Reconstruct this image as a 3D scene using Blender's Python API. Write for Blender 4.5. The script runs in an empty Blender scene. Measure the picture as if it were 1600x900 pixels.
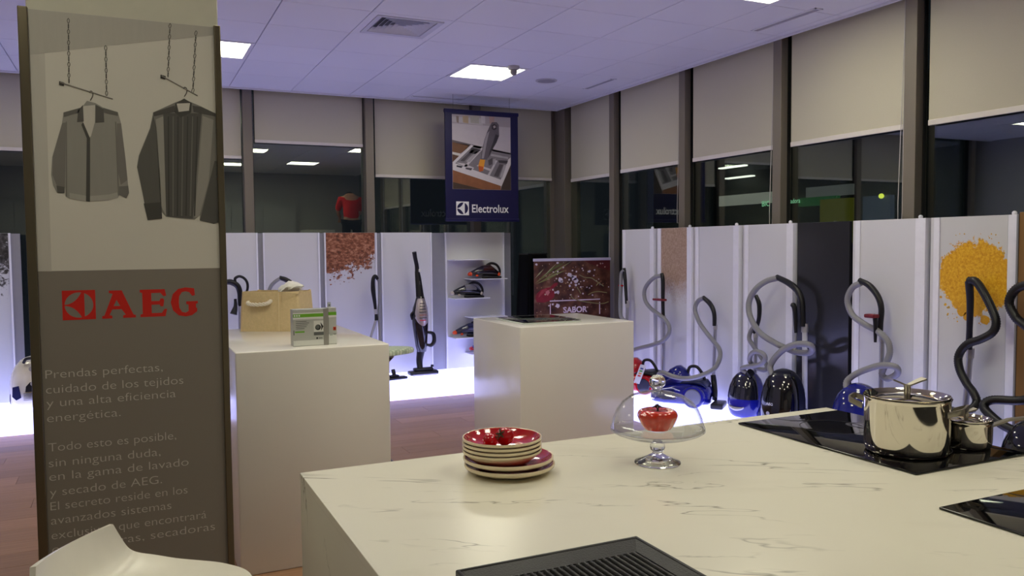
import bpy, bmesh, math, random
import numpy as np
from mathutils import Vector, Matrix
from mathutils.geometry import tessellate_polygon

random.seed(7)
SC = bpy.context.scene
COL = SC.collection

# ------------------------------------------------------------------ camera
F_PX, YAW, PITCH, ROLL = 1274.25, math.radians(25.1402), math.radians(-2.9615), math.radians(-0.5114)
EYE = Vector((0, 0, 1.5))
fw = Vector((math.sin(YAW) * math.cos(PITCH), math.cos(YAW) * math.cos(PITCH), math.sin(PITCH)))
r0 = Vector((math.cos(YAW), -math.sin(YAW), 0))
u0 = r0.cross(fw)
rt = r0 * math.cos(ROLL) + u0 * math.sin(ROLL)
up = -r0 * math.sin(ROLL) + u0 * math.cos(ROLL)
cam = bpy.data.objects.new('camera', bpy.data.cameras.new('camera'))
COL.objects.link(cam)
cam.matrix_world = Matrix(((rt.x, up.x, -fw.x, EYE.x), (rt.y, up.y, -fw.y, EYE.y), (rt.z, up.z, -fw.z, EYE.z), (0, 0, 0, 1)))
cam.data.sensor_width = 36
cam.data.lens = F_PX * 36 / 1600
cam.data.clip_start = 0.02
SC.camera = cam

# ------------------------------------------------------------------ world, exposure, light levels
world = bpy.data.worlds.new('night')
SC.world = world
world.use_nodes = True
world.node_tree.nodes['Background'].inputs[0].default_value = (0.010, 0.012, 0.016, 1)
world.node_tree.nodes['Background'].inputs[1].default_value = 1.0
SC.view_settings.view_transform = 'Standard'
SC.view_settings.look = 'None'
SC.view_settings.gamma = 1.0
SC.view_settings.use_curve_mapping = False
SC.view_settings.exposure = 0.0
SC.cycles.max_bounces = 10
SC.cycles.transparent_max_bounces = 16
SC.cycles.transmission_bounces = 10
SC.cycles.sample_clamp_indirect = 6
SC.cycles.caustics_reflective = False
SC.cycles.use_denoising = True
LAMP_POWER, LAMP_COLOR = 16.0, (1.0, 0.96, 0.735)          # ceiling luminaires
PLATFORM_POWER, PLATFORM_COLOR = 3.0, (0.41, 0.43, 1.0)  # back-lit acrylic plinths

# ------------------------------------------------------------------ materials
def lin(c):
    o = []
    for v in c:
        v = v / 255.0
        o.append(v / 12.92 if v <= 0.04045 else ((v + 0.055) / 1.055) ** 2.4)
    return (o[0], o[1], o[2], 1.0)

MATS = {}
def P(name, rgb, rough=0.5, metal=0.0, spec=0.5, trans=0.0, ior=1.45, emit=None, power=0.0, noise=(18.0, 0.06), bump=None, coat=0.0, vary=0.0, stretch=(1, 1, 1)):
    if name in MATS:
        return MATS[name]
    m = bpy.data.materials.new(name)
    m.use_nodes = True
    nt = m.node_tree
    b = nt.nodes['Principled BSDF']
    c = lin(rgb)
    b.inputs['Roughness'].default_value = rough
    b.inputs['Metallic'].default_value = metal
    b.inputs['Specular IOR Level'].default_value = spec
    b.inputs['Transmission Weight'].default_value = trans
    b.inputs['IOR'].default_value = ior
    b.inputs['Coat Weight'].default_value = coat
    b.inputs['Coat Roughness'].default_value = 0.06
    tc = nt.nodes.new('ShaderNodeTexCoord')
    mp = nt.nodes.new('ShaderNodeMapping')
    mp.inputs['Scale'].default_value = stretch
    nt.links.new(tc.outputs['Object'], mp.inputs['Vector'])
    n = nt.nodes.new('ShaderNodeTexNoise')
    n.inputs['Scale'].default_value = noise[0]
    n.inputs['Detail'].default_value = 4
    nt.links.new(mp.outputs['Vector'], n.inputs['Vector'])
    mx = nt.nodes.new('ShaderNodeMix')
    mx.data_type = 'RGBA'
    k = noise[1]
    mx.inputs['A'].default_value = (c[0] * (1 - k), c[1] * (1 - k), c[2] * (1 - k), 1)
    mx.inputs['B'].default_value = (min(1, c[0] * (1 + k)), min(1, c[1] * (1 + k)), min(1, c[2] * (1 + k)), 1)
    nt.links.new(n.outputs['Fac'], mx.inputs['Factor'])
    out = mx.outputs['Result']
    if vary:
        oi = nt.nodes.new('ShaderNodeObjectInfo')
        hs = nt.nodes.new('ShaderNodeHueSaturation')
        mr = nt.nodes.new('ShaderNodeMapRange')
        mr.inputs['To Min'].default_value = 1 - vary
        mr.inputs['To Max'].default_value = 1 + vary
        nt.links.new(oi.outputs['Random'], mr.inputs['Value'])
        nt.links.new(mr.outputs['Result'], hs.inputs['Value'])
        nt.links.new(out, hs.inputs['Color'])
        out = hs.outputs['Color']
    nt.links.new(out, b.inputs['Base Color'])
    if bump:
        bn = nt.nodes.new('ShaderNodeTexNoise')
        bn.inputs['Scale'].default_value = bump[0]
        nt.links.new(mp.outputs['Vector'], bn.inputs['Vector'])
        bp = nt.nodes.new('ShaderNodeBump')
        bp.inputs['Strength'].default_value = bump[1]
        bp.inputs['Distance'].default_value = 0.004
        nt.links.new(bn.outputs['Fac'], bp.inputs['Height'])
        nt.links.new(bp.outputs['Normal'], b.inputs['Normal'])
    if emit:
        b.inputs['Emission Color'].default_value = (emit[0], emit[1], emit[2], 1)
        b.inputs['Emission Strength'].default_value = power
    MATS[name] = m
    return m

def ramp_nodes(nt, stops):
    r = nt.nodes.new('ShaderNodeValToRGB')
    e = r.color_ramp.elements
    while len(e) < len(stops):
        e.new(0.5)
    for i, (p, c) in enumerate(stops):
        e[i].position = p
        e[i].color = c
    return r

def schlick(nt):
    """Angle-dependent reflectance, the same from both sides of a sheet: (1 - cos)^5."""
    lw = nt.nodes.new('ShaderNodeLayerWeight'); lw.inputs['Blend'].default_value = 0.5
    pw = nt.nodes.new('ShaderNodeMath'); pw.operation = 'POWER'; pw.inputs[1].default_value = 5.0
    nt.links.new(lw.outputs['Facing'], pw.inputs[0])
    return pw.outputs[0]

def glass_window():
    m = bpy.data.materials.new('window_glass')
    m.use_nodes = True
    nt = m.node_tree
    nt.nodes.clear()
    o = nt.nodes.new('ShaderNodeOutputMaterial')
    gl = nt.nodes.new('ShaderNodeBsdfGlossy')
    gl.inputs['Roughness'].default_value = 0.0
    gl.inputs['Color'].default_value = (0.92, 1.0, 0.95, 1)
    tr = nt.nodes.new('ShaderNodeBsdfTransparent')
    tr.inputs['Color'].default_value = (0.76, 0.80, 0.77, 1)
    fr = schlick(nt)
    ma = nt.nodes.new('ShaderNodeMath')
    ma.operation = 'MULTIPLY_ADD'
    ma.inputs[1].default_value = 1.0
    ma.inputs[2].default_value = 0.165
    ma.use_clamp = True
    mx = nt.nodes.new('ShaderNodeMixShader')
    nt.links.new(fr, ma.inputs[0])
    nt.links.new(ma.outputs[0], mx.inputs[0])
    nt.links.new(tr.outputs[0], mx.inputs[1])
    nt.links.new(gl.outputs[0], mx.inputs[2])
    nt.links.new(mx.outputs[0], o.inputs[0])
    return m

def thin_glass(name, tint=(0.97, 0.985, 0.98), gain=1.3, base=0.035):
    """Thin clear glass or acrylic sheet: mirror-like reflection by angle, otherwise see-through."""
    m = bpy.data.materials.new(name)
    m.use_nodes = True
    nt = m.node_tree
    nt.nodes.clear()
    o = nt.nodes.new('ShaderNodeOutputMaterial')
    gl = nt.nodes.new('ShaderNodeBsdfGlossy'); gl.inputs['Roughness'].default_value = 0.0
    tr = nt.nodes.new('ShaderNodeBsdfTransparent'); tr.inputs['Color'].default_value = (*tint, 1)
    fr = schlick(nt)
    ma = nt.nodes.new('ShaderNodeMath'); ma.operation = 'MULTIPLY_ADD'; ma.use_clamp = True
    ma.inputs[1].default_value = gain; ma.inputs[2].default_value = base
    mx = nt.nodes.new('ShaderNodeMixShader')
    nt.links.new(fr, ma.inputs[0]); nt.links.new(ma.outputs[0], mx.inputs[0])
    nt.links.new(tr.outputs[0], mx.inputs[1]); nt.links.new(gl.outputs[0], mx.inputs[2]); nt.links.new(mx.outputs[0], o.inputs[0])
    return m

def marble():
    m = P('marble', (226, 222, 206), 0.24, spec=0.45, noise=(3.0, 0.03))
    nt = m.node_tree
    b = nt.nodes['Principled BSDF']
    base = b.inputs['Base Color'].links[0].from_socket
    geo = nt.nodes.new('ShaderNodeNewGeometry')
    def vein(scale, rot, stretch, width, mscale, mlo, mhi, seed):
        mp = nt.nodes.new('ShaderNodeMapping')
        mp.vector_type = 'TEXTURE'
        mp.inputs['Rotation'].default_value = rot
        mp.inputs['Scale'].default_value = [1.0 / q for q in stretch]
        mp.inputs['Location'].default_value = (seed, seed * 0.7, seed * 0.3)
        nt.links.new(geo.outputs['Position'], mp.inputs['Vector'])
        n = nt.nodes.new('ShaderNodeTexNoise')
        n.inputs['Scale'].default_value = scale
        n.inputs['Detail'].default_value = 5
        n.inputs['Roughness'].default_value = 0.55
        n.inputs['Distortion'].default_value = 0.35
        nt.links.new(mp.outputs['Vector'], n.inputs['Vector'])
        s = nt.nodes.new('ShaderNodeMath'); s.operation = 'SUBTRACT'; s.inputs[1].default_value = 0.5
        a = nt.nodes.new('ShaderNodeMath'); a.operation = 'ABSOLUTE'
        mr = nt.nodes.new('ShaderNodeMapRange')
        mr.inputs['From Min'].default_value = 0.0
        mr.inputs['From Max'].default_value = width
        mr.inputs['To Min'].default_value = 1.0
        mr.inputs['To Max'].default_value = 0.0
        nt.links.new(n.outputs['Fac'], s.inputs[0]); nt.links.new(s.outputs[0], a.inputs[0]); nt.links.new(a.outputs[0], mr.inputs['Value'])
        k = nt.nodes.new('ShaderNodeTexNoise')
        k.inputs['Scale'].default_value = mscale
        k.inputs['Detail'].default_value = 3
        nt.links.new(mp.outputs['Vector'], k.inputs['Vector'])
        kr = nt.nodes.new('ShaderNodeMapRange')
        kr.inputs['From Min'].default_value = mlo
        kr.inputs['From Max'].default_value = mhi
        nt.links.new(k.outputs['Fac'], kr.inputs['Value'])
        mu = nt.nodes.new('ShaderNodeMath'); mu.operation = 'MULTIPLY'
        nt.links.new(mr.outputs['Result'], mu.inputs[0]); nt.links.new(kr.outputs['Result'], mu.inputs[1])
        return mu.outputs[0]
    v1 = vein(1.25, (0, 0, math.radians(-34)), (0.62, 2.6, 1.0), 0.0065, 3.0, 0.50, 0.62, 3.1)
    v2 = vein(2.1, (0, 0, math.radians(-24)), (0.62, 2.8, 1.2), 0.0075, 4.0, 0.52, 0.66, 9.4)
    v3 = vein(1.1, (0, 0, math.radians(-30)), (0.8, 2.0, 1.0), 0.06, 3.0, 0.5, 0.75, 5.7)
    cur = base
    for v, col, amt in ((v3, (190, 184, 166), 0.25), (v1, (84, 80, 70), 0.72), (v2, (96, 92, 80), 0.62)):
        mx = nt.nodes.new('ShaderNodeMix'); mx.data_type = 'RGBA'
        ml = nt.nodes.new('ShaderNodeMath'); ml.operation = 'MULTIPLY'; ml.inputs[1].default_value = amt
        nt.links.new(v, ml.inputs[0]); nt.links.new(ml.outputs[0], mx.inputs['Factor'])
        nt.links.new(cur, mx.inputs['A']); mx.inputs['B'].default_value = lin(col)
        cur = mx.outputs['Result']
    nt.links.new(cur, b.inputs['Base Color'])
    return m

def spice(name, ground, grains, center, radius, fall, axis, scale=30.0, stretch=(1, 1, 1), speck=0.5, rough_edge=0.35):
    """Flat print of loose powder on white: grains in a noisy blob, thinning outwards."""
    m = P(name, ground, 0.35, noise=(5.0, 0.02))
    nt = m.node_tree
    b = nt.nodes['Principled BSDF']
    base = b.inputs['Base Color'].links[0].from_socket
    geo = nt.nodes.new('ShaderNodeNewGeometry')
    sub = nt.nodes.new('ShaderNodeVectorMath'); sub.operation = 'SUBTRACT'; sub.inputs[1].default_value = center
    div = nt.nodes.new('ShaderNodeVectorMath'); div.operation = 'DIVIDE'; div.inputs[1].default_value = radius
    ln = nt.nodes.new('ShaderNodeVectorMath'); ln.operation = 'LENGTH'
    nt.links.new(geo.outputs['Position'], sub.inputs[0]); nt.links.new(sub.outputs[0], div.inputs[0]); nt.links.new(div.outputs[0], ln.inputs[0])
    n = nt.nodes.new('ShaderNodeTexNoise'); n.inputs['Scale'].default_value = scale; n.inputs['Detail'].default_value = 6; n.inputs['Roughness'].default_value = 0.65
    nt.links.new(geo.outputs['Position'], n.inputs['Vector'])
    n2 = nt.nodes.new('ShaderNodeTexNoise'); n2.inputs['Scale'].default_value = scale * 0.22; n2.inputs['Detail'].default_value = 3
    nt.links.new(geo.outputs['Position'], n2.inputs['Vector'])
    a1 = nt.nodes.new('ShaderNodeMath'); a1.operation = 'MULTIPLY_ADD'; a1.inputs[1].default_value = -speck * 2
    nt.links.new(n.outputs['Fac'], a1.inputs[0]); nt.links.new(ln.outputs['Value'], a1.inputs[2])
    a2 = nt.nodes.new('ShaderNodeMath'); a2.operation = 'MULTIPLY_ADD'; a2.inputs[1].default_value = -rough_edge * 2
    nt.links.new(n2.outputs['Fac'], a2.inputs[0]); nt.links.new(a1.outputs[0], a2.inputs[2])
    mr = nt.nodes.new('ShaderNodeMapRange')
    e = 1.0 - speck - rough_edge
    mr.inputs['From Min'].default_value = e - fall; mr.inputs['From Max'].default_value = e + fall
    mr.inputs['To Min'].default_value = 1.0; mr.inputs['To Max'].default_value = 0.0
    nt.links.new(a2.outputs[0], mr.inputs['Value'])
    mpg = nt.nodes.new('ShaderNodeMapping'); mpg.inputs['Scale'].default_value = stretch; mpg.inputs['Rotation'].default_value = (0.3, 0.5, 0.2)
    nt.links.new(geo.outputs['Position'], mpg.inputs['Vector'])
    n3 = nt.nodes.new('ShaderNodeTexNoise'); n3.inputs['Scale'].default_value = scale * 0.9; n3.inputs['Detail'].default_value = 8; n3.inputs['Roughness'].default_value = 0.7
    nt.links.new(mpg.outputs['Vector'], n3.inputs['Vector'])
    rp = ramp_nodes(nt, [(0.32, lin(grains[0])), (0.5, lin(grains[1])), (0.66, lin(grains[2]))])
    nt.links.new(n3.outputs['Fac'], rp.inputs['Fac'])
    mx = nt.nodes.new('ShaderNodeMix'); mx.data_type = 'RGBA'
    nt.links.new(mr.outputs['Result'], mx.inputs['Factor']); nt.links.new(base, mx.inputs['A']); nt.links.new(rp.outputs['Color'], mx.inputs['B'])
    nt.links.new(mx.outputs['Result'], b.inputs['Base Color'])
    return m

def blotch(name, stops, scale, detail=6, rough=0.5, stretch=(1, 1, 1)):
    m = P(name, (128, 128, 128), rough)
    nt = m.node_tree
    b = nt.nodes['Principled BSDF']
    n = [x for x in nt.nodes if x.type == 'TEX_NOISE'][0]
    n.inputs['Scale'].default_value = scale
    n.inputs['Detail'].default_value = detail
    [x for x in nt.nodes if x.type == 'MAPPING'][0].inputs['Scale'].default_value = stretch
    r = ramp_nodes(nt, [(p, lin(c)) for p, c in stops])
    nt.links.new(n.outputs['Fac'], r.inputs['Fac'])
    nt.links.new(r.outputs['Color'], b.inputs['Base Color'])
    return m

# ------------------------------------------------------------------ object helpers
def prop(o, label=None, cat=None, group=None, kind=None):
    if label: o['label'] = label
    if cat: o['category'] = cat
    if group: o['group'] = group
    if kind: o['kind'] = kind
    return o

def thing(name, label, cat, loc, rz=0.0, group=None):
    o = bpy.data.objects.new(name, None)
    COL.objects.link(o)
    o.empty_display_size = 0.05
    o.matrix_world = Matrix.Translation(Vector(loc)) @ Matrix.Rotation(rz, 4, 'Z')
    MW[o.name] = o.matrix_world.copy()
    return prop(o, label, cat, group)

def frame_thing(name, loc, kind='structure'):
    o = bpy.data.objects.new(name, None)
    COL.objects.link(o)
    o.location = loc
    MW[o.name] = Matrix.Translation(Vector(loc))
    o['kind'] = kind
    return o

MW = {}

def spline(pts, sub=5):
    pts = [Vector(p) for p in pts]
    if len(pts) < 3:
        return pts
    q = [2 * pts[0] - pts[1]] + pts + [2 * pts[-1] - pts[-2]]
    out = []
    for i in range(1, len(q) - 2):
        a, b, c, d = q[i - 1], q[i], q[i + 1], q[i + 2]
        for k in range(sub):
            t = k / sub
            out.append(0.5 * ((2 * b) + (c - a) * t + (2 * a - 5 * b + 4 * c - d) * t * t + (3 * b - a - 3 * c + d) * t ** 3))
    out.append(pts[-1])
    return out

class MB:
    """Collects shapes (in world space, or in a local frame M) for ONE mesh object."""
    def __init__(s, M=None):
        s.v, s.f, s.M = [], [], M
    def add(s, vs, fs):
        o = len(s.v)
        if s.M is not None:
            vs = [s.M @ Vector(p) for p in vs]
        s.v.extend([Vector(p) for p in vs])
        s.f.extend([tuple(i + o for i in f) for f in fs])
        return s
    def box(s, a, b, bev=0.0):
        x0, y0, z0 = a; x1, y1, z1 = b
        if x0 > x1: x0, x1 = x1, x0
        if y0 > y1: y0, y1 = y1, y0
        if z0 > z1: z0, z1 = z1, z0
        if bev <= 0:
            vs = [(x0, y0, z0), (x1, y0, z0), (x1, y1, z0), (x0, y1, z0), (x0, y0, z1), (x1, y0, z1), (x1, y1, z1), (x0, y1, z1)]
            return s.add(vs, [(0, 3, 2, 1), (4, 5, 6, 7), (0, 1, 5, 4), (1, 2, 6, 5), (2, 3, 7, 6), (3, 0, 4, 7)])
        bm = bmesh.new()
        bmesh.ops.create_cube(bm, size=1.0)
        for v in bm.verts:
            v.co = Vector(((x0 + x1) / 2 + v.co.x * (x1 - x0), (y0 + y1) / 2 + v.co.y * (y1 - y0), (z0 + z1) / 2 + v.co.z * (z1 - z0)))
        bmesh.ops.bevel(bm, geom=bm.edges[:], offset=min(bev, 0.49 * min(x1 - x0, y1 - y0, z1 - z0)), segments=3, profile=0.5, affect='EDGES')
        return s.frombm(bm)
    def frombm(s, bm):
        bm.verts.index_update()
        vs = [v.co.copy() for v in bm.verts]
        fs = [tuple(v.index for v in f.verts) for f in bm.faces]
        bm.free()
        return s.add(vs, fs)
    def ring(s, c, ax, r, n, ref=None):
        ax = Vector(ax).normalized()
        if ref is None:
            ref = Vector((0, 0, 1)) if abs(ax.z) < 0.9 else Vector((1, 0, 0))
        u = ax.cross(ref).normalized(); w = ax.cross(u)
        return [Vector(c) + (u * math.cos(2 * math.pi * k / n) + w * math.sin(2 * math.pi * k / n)) * r for k in range(n)]
    def cyl(s, p0, p1, r0, r1=None, n=16):
        r1 = r0 if r1 is None else r1
        ax = Vector(p1) - Vector(p0)
        return s.loft([s.ring(p0, ax, r0, n), s.ring(p1, ax, r1, n)])
    def loft(s, rings, cap=True, closed=False):
        n = len(rings[0]); vs = [p for r in rings for p in r]; fs = []
        m = len(rings)
        for i in range(m if closed else m - 1):
            a = i * n; b = ((i + 1) % m) * n
            for k in range(n):
                fs.append((a + k, a + (k + 1) % n, b + (k + 1) % n, b + k))
        if cap and not closed:
            fs.append(tuple(range(n - 1, -1, -1))); fs.append(tuple((m - 1) * n + k for k in range(n)))
        return s.add(vs, fs)
    def tube(s, pts, r, n=10, sub=5, smooth=True):
        p = spline(pts, sub) if smooth else [Vector(q) for q in pts]
        m = len(p); rings = []; ref = None
        for i in range(m):
            t = (p[min(i + 1, m - 1)] - p[max(i - 1, 0)])
            if t.length < 1e-9: t = Vector((0, 0, 1))
            t.normalize()
            if ref is None:
                ref = Vector((0, 0, 1)) if abs(t.z) < 0.9 else Vector((1, 0, 0))
            u = t.cross(ref)
            if u.length < 1e-4: u = t.cross(Vector((0.3, 1, 0.2)))
            u.normalize(); w = t.cross(u).normalized()
            ref = -w.cross(t).cross(t) if False else u.cross(t)
            rr = r if not isinstance(r, (list, tuple)) else float(np.interp(i / (m - 1), np.linspace(0, 1, len(r)), r))
            rings.append([p[i] + (u * math.cos(2 * math.pi * k / n) + w * math.sin(2 * math.pi * k / n)) * rr for k in range(n)])
        return s.loft(rings)
    def hose(s, pts, r, n=10, sub=10, pitch=0.006, depth=0.12):
        """Corrugated hose: radius alternates along the path."""
        p = spline(pts, sub)
        L = sum((p[i + 1] - p[i]).length for i in range(len(p) - 1))
        k = max(8, int(L / pitch))
        d = [0.0]
        for i in range(len(p) - 1): d.append(d[-1] + (p[i + 1] - p[i]).length)
        q = []
        for i in range(k + 1):
            t = L * i / k
            j = min(max(int(np.searchsorted(d, t)) - 1, 0), len(p) - 2)
            f = (t - d[j]) / max(1e-9, d[j + 1] - d[j])
            q.append(p[j].lerp(p[j + 1], min(1, max(0, f))))
        rr = [r * (1 - depth * (i % 2)) for i in range(k + 1)]
        return s.tube(q, rr, n, smooth=False)
    def lathe(s, prof, c, n=40, closed=False):
        c = Vector(c)
        rings = [[c + Vector((max(r, 1e-4) * math.cos(2 * math.pi * k / n), max(r, 1e-4) * math.sin(2 * math.pi * k / n), z)) for k in range(n)] for r, z in prof]
        return s.loft(rings, cap=not closed, closed=closed)
    def lathe_axis(s, prof, c, ax, n=24):
        ax = Vector(ax).normalized()
        return s.loft([s.ring(Vector(c) + ax * h, ax, max(r, 1e-4), n) for r, h in prof])
    def ball(s, c, r, n=20, m=12):
        r = (r, r, r) if not isinstance(r, (list, tuple)) else r
        c = Vector(c)
        rings = []
        for i in range(m + 1):
            a = math.pi * i / m
            rings.append([c + Vector((max(1e-4, math.sin(a)) * math.cos(2 * math.pi * k / n) * r[0], max(1e-4, math.sin(a)) * math.sin(2 * math.pi * k / n) * r[1], -math.cos(a) * r[2])) for k in range(n)])
        return s.loft(rings)
    def plate(s, pts, nrm, t):
        """Flat polygon of thickness t, its face pushed along nrm."""
        pts = [Vector(p) for p in pts]; nrm = Vector(nrm).normalized() * t
        tris = [tuple(t_) for t_ in tessellate_polygon([pts])]
        n = len(pts)
        fs = [tuple(t_) for t_ in tris] + [tuple(i + n for i in reversed(t_)) for t_ in tris] + [(k, (k + 1) % n, n + (k + 1) % n, n + k) for k in range(n)]
        return s.add(pts + [p + nrm for p in pts], fs)
    def build(s, name, mat, parent=None, smooth=None, label=None):
        me = bpy.data.meshes.new(name)
        if parent is not None:
            W = MW[parent.name]; inv = W.inverted()
            vs = [inv @ v for v in s.v]
        else:
            lo = [min(v[i] for v in s.v) for i in range(3)]; hi = [max(v[i] for v in s.v) for i in range(3)]
            org = Vector(((lo[0] + hi[0]) / 2, (lo[1] + hi[1]) / 2, lo[2]))
            W = Matrix.Translation(org)
            vs = [v - org for v in s.v]
        me.from_pydata([tuple(v) for v in vs], [], s.f)
        bm = bmesh.new(); bm.from_mesh(me)
        bmesh.ops.recalc_face_normals(bm, faces=bm.faces[:])
        bm.to_mesh(me); bm.free()
        me.materials.append(mat)
        if smooth is not None:
            me.polygons.foreach_set('use_smooth', [True] * len(me.polygons))
            me.set_sharp_from_angle(angle=math.radians(smooth))
        o = bpy.data.objects.new(name, me)
        COL.objects.link(o)
        if parent is not None:
            o.parent = parent
            MW[o.name] = W
        else:
            o.matrix_world = W
            MW[o.name] = W
        if label: o['label'] = label
        return o

def selfmesh(o, mb_obj):
    return o

def dup(root, loc, rz=None, label=None):
    """Copy a thing with its parts and sub-parts."""
    r = root.copy(); COL.objects.link(r); r.location = loc
    if rz is not None: r.rotation_euler = (0, 0, rz)
    if label: r['label'] = label
    for ch in root.children:
        c = ch.copy(); COL.objects.link(c); c.parent = r
        for g in ch.children:
            d = g.copy(); COL.objects.link(d); d.parent = c
    return r

FONT_CACHE = {}
def text_part(name, body, org, xd, yd, height, width, mat, parent, depth=0.0006, offset=0.0, smallcap=None):
    """Lettering as flat geometry: org = lower-left of the base line, height = cap height."""
    cu = bpy.data.curves.new('lettering_curve', 'FONT')
    cu.body = body
    cu.size = 1.0
    cu.offset = offset
    cu.resolution_u = 4
    ob = bpy.data.objects.new('lettering_source', cu)
    COL.objects.link(ob)
    dg = bpy.context.evaluated_depsgraph_get()
    me = bpy.data.meshes.new_from_object(ob.evaluated_get(dg))
    xs = [v.co.x for v in me.vertices]
    sx = width / (max(xs) - min(xs)); sy = height / 0.70
    x0 = min(xs)
    xd = Vector(xd).normalized(); yd = Vector(yd).normalized(); nd = xd.cross(yd)
    mb = MB()
    vs = [Vector(org) + xd * ((v.co.x - x0) * sx) + yd * (v.co.y * sy) + nd * depth for v in me.vertices]
    mb.add(vs, [tuple(p.vertices) for p in me.polygons])
    bpy.data.objects.remove(ob); bpy.data.meshes.remove(me); bpy.data.curves.remove(cu)
    return mb.build(name, mat, parent)

def quad_map(src, dst):
    """Projective map of a drawing's four corners onto a flat sheet's own (u, v) corners."""
    A = []
    for (x, y), (u, v) in zip(src, dst):
        A.append([x, y, 1, 0, 0, 0, -u * x, -u * y, -u]); A.append([0, 0, 0, x, y, 1, -v * x, -v * y, -v])
    H = np.linalg.svd(np.array(A, float))[2][-1].reshape(3, 3)
    def f(x, y):
        p = H @ np.array([x, y, 1.0]); return p[0] / p[2], p[1] / p[2]
    return f

# ------------------------------------------------------------------ shared materials
M_MARBLE = marble()
M_GLASSW = glass_window()
M_CEIL = P('ceiling_metal', (240, 241, 250), 0.42, spec=0.35, noise=(2.0, 0.015), vary=0.012)
M_CEILB = P('ceiling_void', (120, 118, 120), 0.8)
M_TRIMW = P('white_profile', (240, 240, 246), 0.4)
M_BRONZE = P('bronze_mullion', (128, 120, 108), 0.45, metal=0.25, noise=(6, 0.04))
M_BLACKG = P('black_gasket', (14, 13, 12), 0.6)
M_BLIND = P('blind_fabric', (196, 191, 172), 0.9, spec=0.1, noise=(240, 0.05), bump=(420, 0.12))
M_BLINDBAR = P('blind_bar', (222, 216, 208), 0.45)
M_CORD = P('blind_cord', (205, 202, 198), 0.6)
M_WALL = P('plaster_wall', (176, 174, 170), 0.8, noise=(3, 0.03))
M_ACRYL = P('frosted_acrylic', (214, 214, 218), 0.30, spec=0.45, noise=(1.5, 0.015))
M_ACRYLEDGE = P('acrylic_edge', (236, 236, 244), 0.25, spec=0.5)
M_ALU = P('aluminium', (150, 150, 154), 0.38, metal=0.6, noise=(9, 0.04), stretch=(1, 1, 0.1))
M_GREYPANEL = P('grey_back_panel', (150, 150, 158), 0.35, metal=0.15)
M_WHITEBLOCK = P('white_solid_surface', (226, 222, 214), 0.13, spec=0.5, noise=(1.2, 0.02))
M_STEEL = P('mirror_steel', (214, 208, 196), 0.06, metal=1.0, noise=(4, 0.02))
M_STEELB = P('brushed_steel', (150, 144, 132), 0.30, metal=0.9, noise=(60, 0.08), stretch=(1, 1, 0.06))
M_BLACKPL = P('black_plastic', (20, 20, 23), 0.38, spec=0.5, noise=(30, 0.15))
M_BLACKGL = P('black_gloss', (7, 7, 9), 0.06, spec=0.6, coat=0.6)
M_GREYHOSE = P('grey_hose', (140, 140, 146), 0.42, spec=0.4, noise=(40, 0.06))
M_BLACKHOSE = P('black_hose', (22, 22, 25), 0.4, spec=0.5, noise=(40, 0.1))
M_TUBE = P('steel_tube', (172, 172, 178), 0.3, metal=0.7)
M_RED = P('red_gloss', (176, 14, 24), 0.14, spec=0.5, coat=0.5)
M_BLUE = P('blue_gloss', (20, 26, 128), 0.14, spec=0.5, coat=0.5)
M_DBLUE = P('dark_blue', (22, 30, 74), 0.3)
M_ORANGE = P('orange_plastic', (230, 78, 30), 0.3)
M_SILVER = P('silver_plastic', (186, 184, 184), 0.28, metal=0.5)
M_WHITEPL = P('white_plastic', (226, 222, 210), 0.32, spec=0.45)
M_WHITETXT = P('white_print', (226, 226, 228), 0.5)
M_CERAMIC = P('cream_ceramic', (224, 208, 176), 0.22, spec=0.5, coat=0.3, noise=(12, 0.03))
M_REDGLAZE = P('red_glaze', (172, 16, 22), 0.08, spec=0.6, coat=0.8, noise=(8, 0.06))

# ------------------------------------------------------------------ floor of planks
def wood():
    m = P('oak_plank', (152, 116, 90), 0.46, spec=0.3, noise=(7.0, 0.34), stretch=(0.35, 9, 1), vary=0.22, bump=(30, 0.12))
    nt = m.node_tree
    for n in nt.nodes:
        if n.type == 'TEX_NOISE':
            n.inputs['Distortion'].default_value = 0.6
    return m
M_WOOD = wood()
fl = MB().box((-3.0, -0.72, -0.08), (4.78, 8.72, -0.012)).build('floor', P('floor_joint', (84, 62, 48), 0.6)); fl['kind'] = 'structure'
PW, PL = 0.198, 1.45
pk = {}
row = 0
y = -0.70
while y < 7.62:
    x = -2.98 - (row * 0.53) % PL
    while x < 4.72:
        xa, xb = max(x, -2.98), min(x + PL, 4.72)
        if xb - xa > 0.05:
            key = round(xb - xa, 3)
            if key not in pk:
                o = MB().box((xa, y, -0.012), (xb - 0.0016, y + PW - 0.0016, 0.0), 0.0008).build('plank', M_WOOD, fl)
                me = o.data
                c = MW[fl.name].inverted() @ Vector((xa, y, 0))
                me.transform(Matrix.Translation(-c)); o.location = c
                pk[key] = me
            else:
                o = bpy.data.objects.new('plank', pk[key]); COL.objects.link(o); o.parent = fl
                o.location = MW[fl.name].inverted() @ Vector((xa, y, 0))
        x += PL
    y += PW; row += 1

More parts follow.
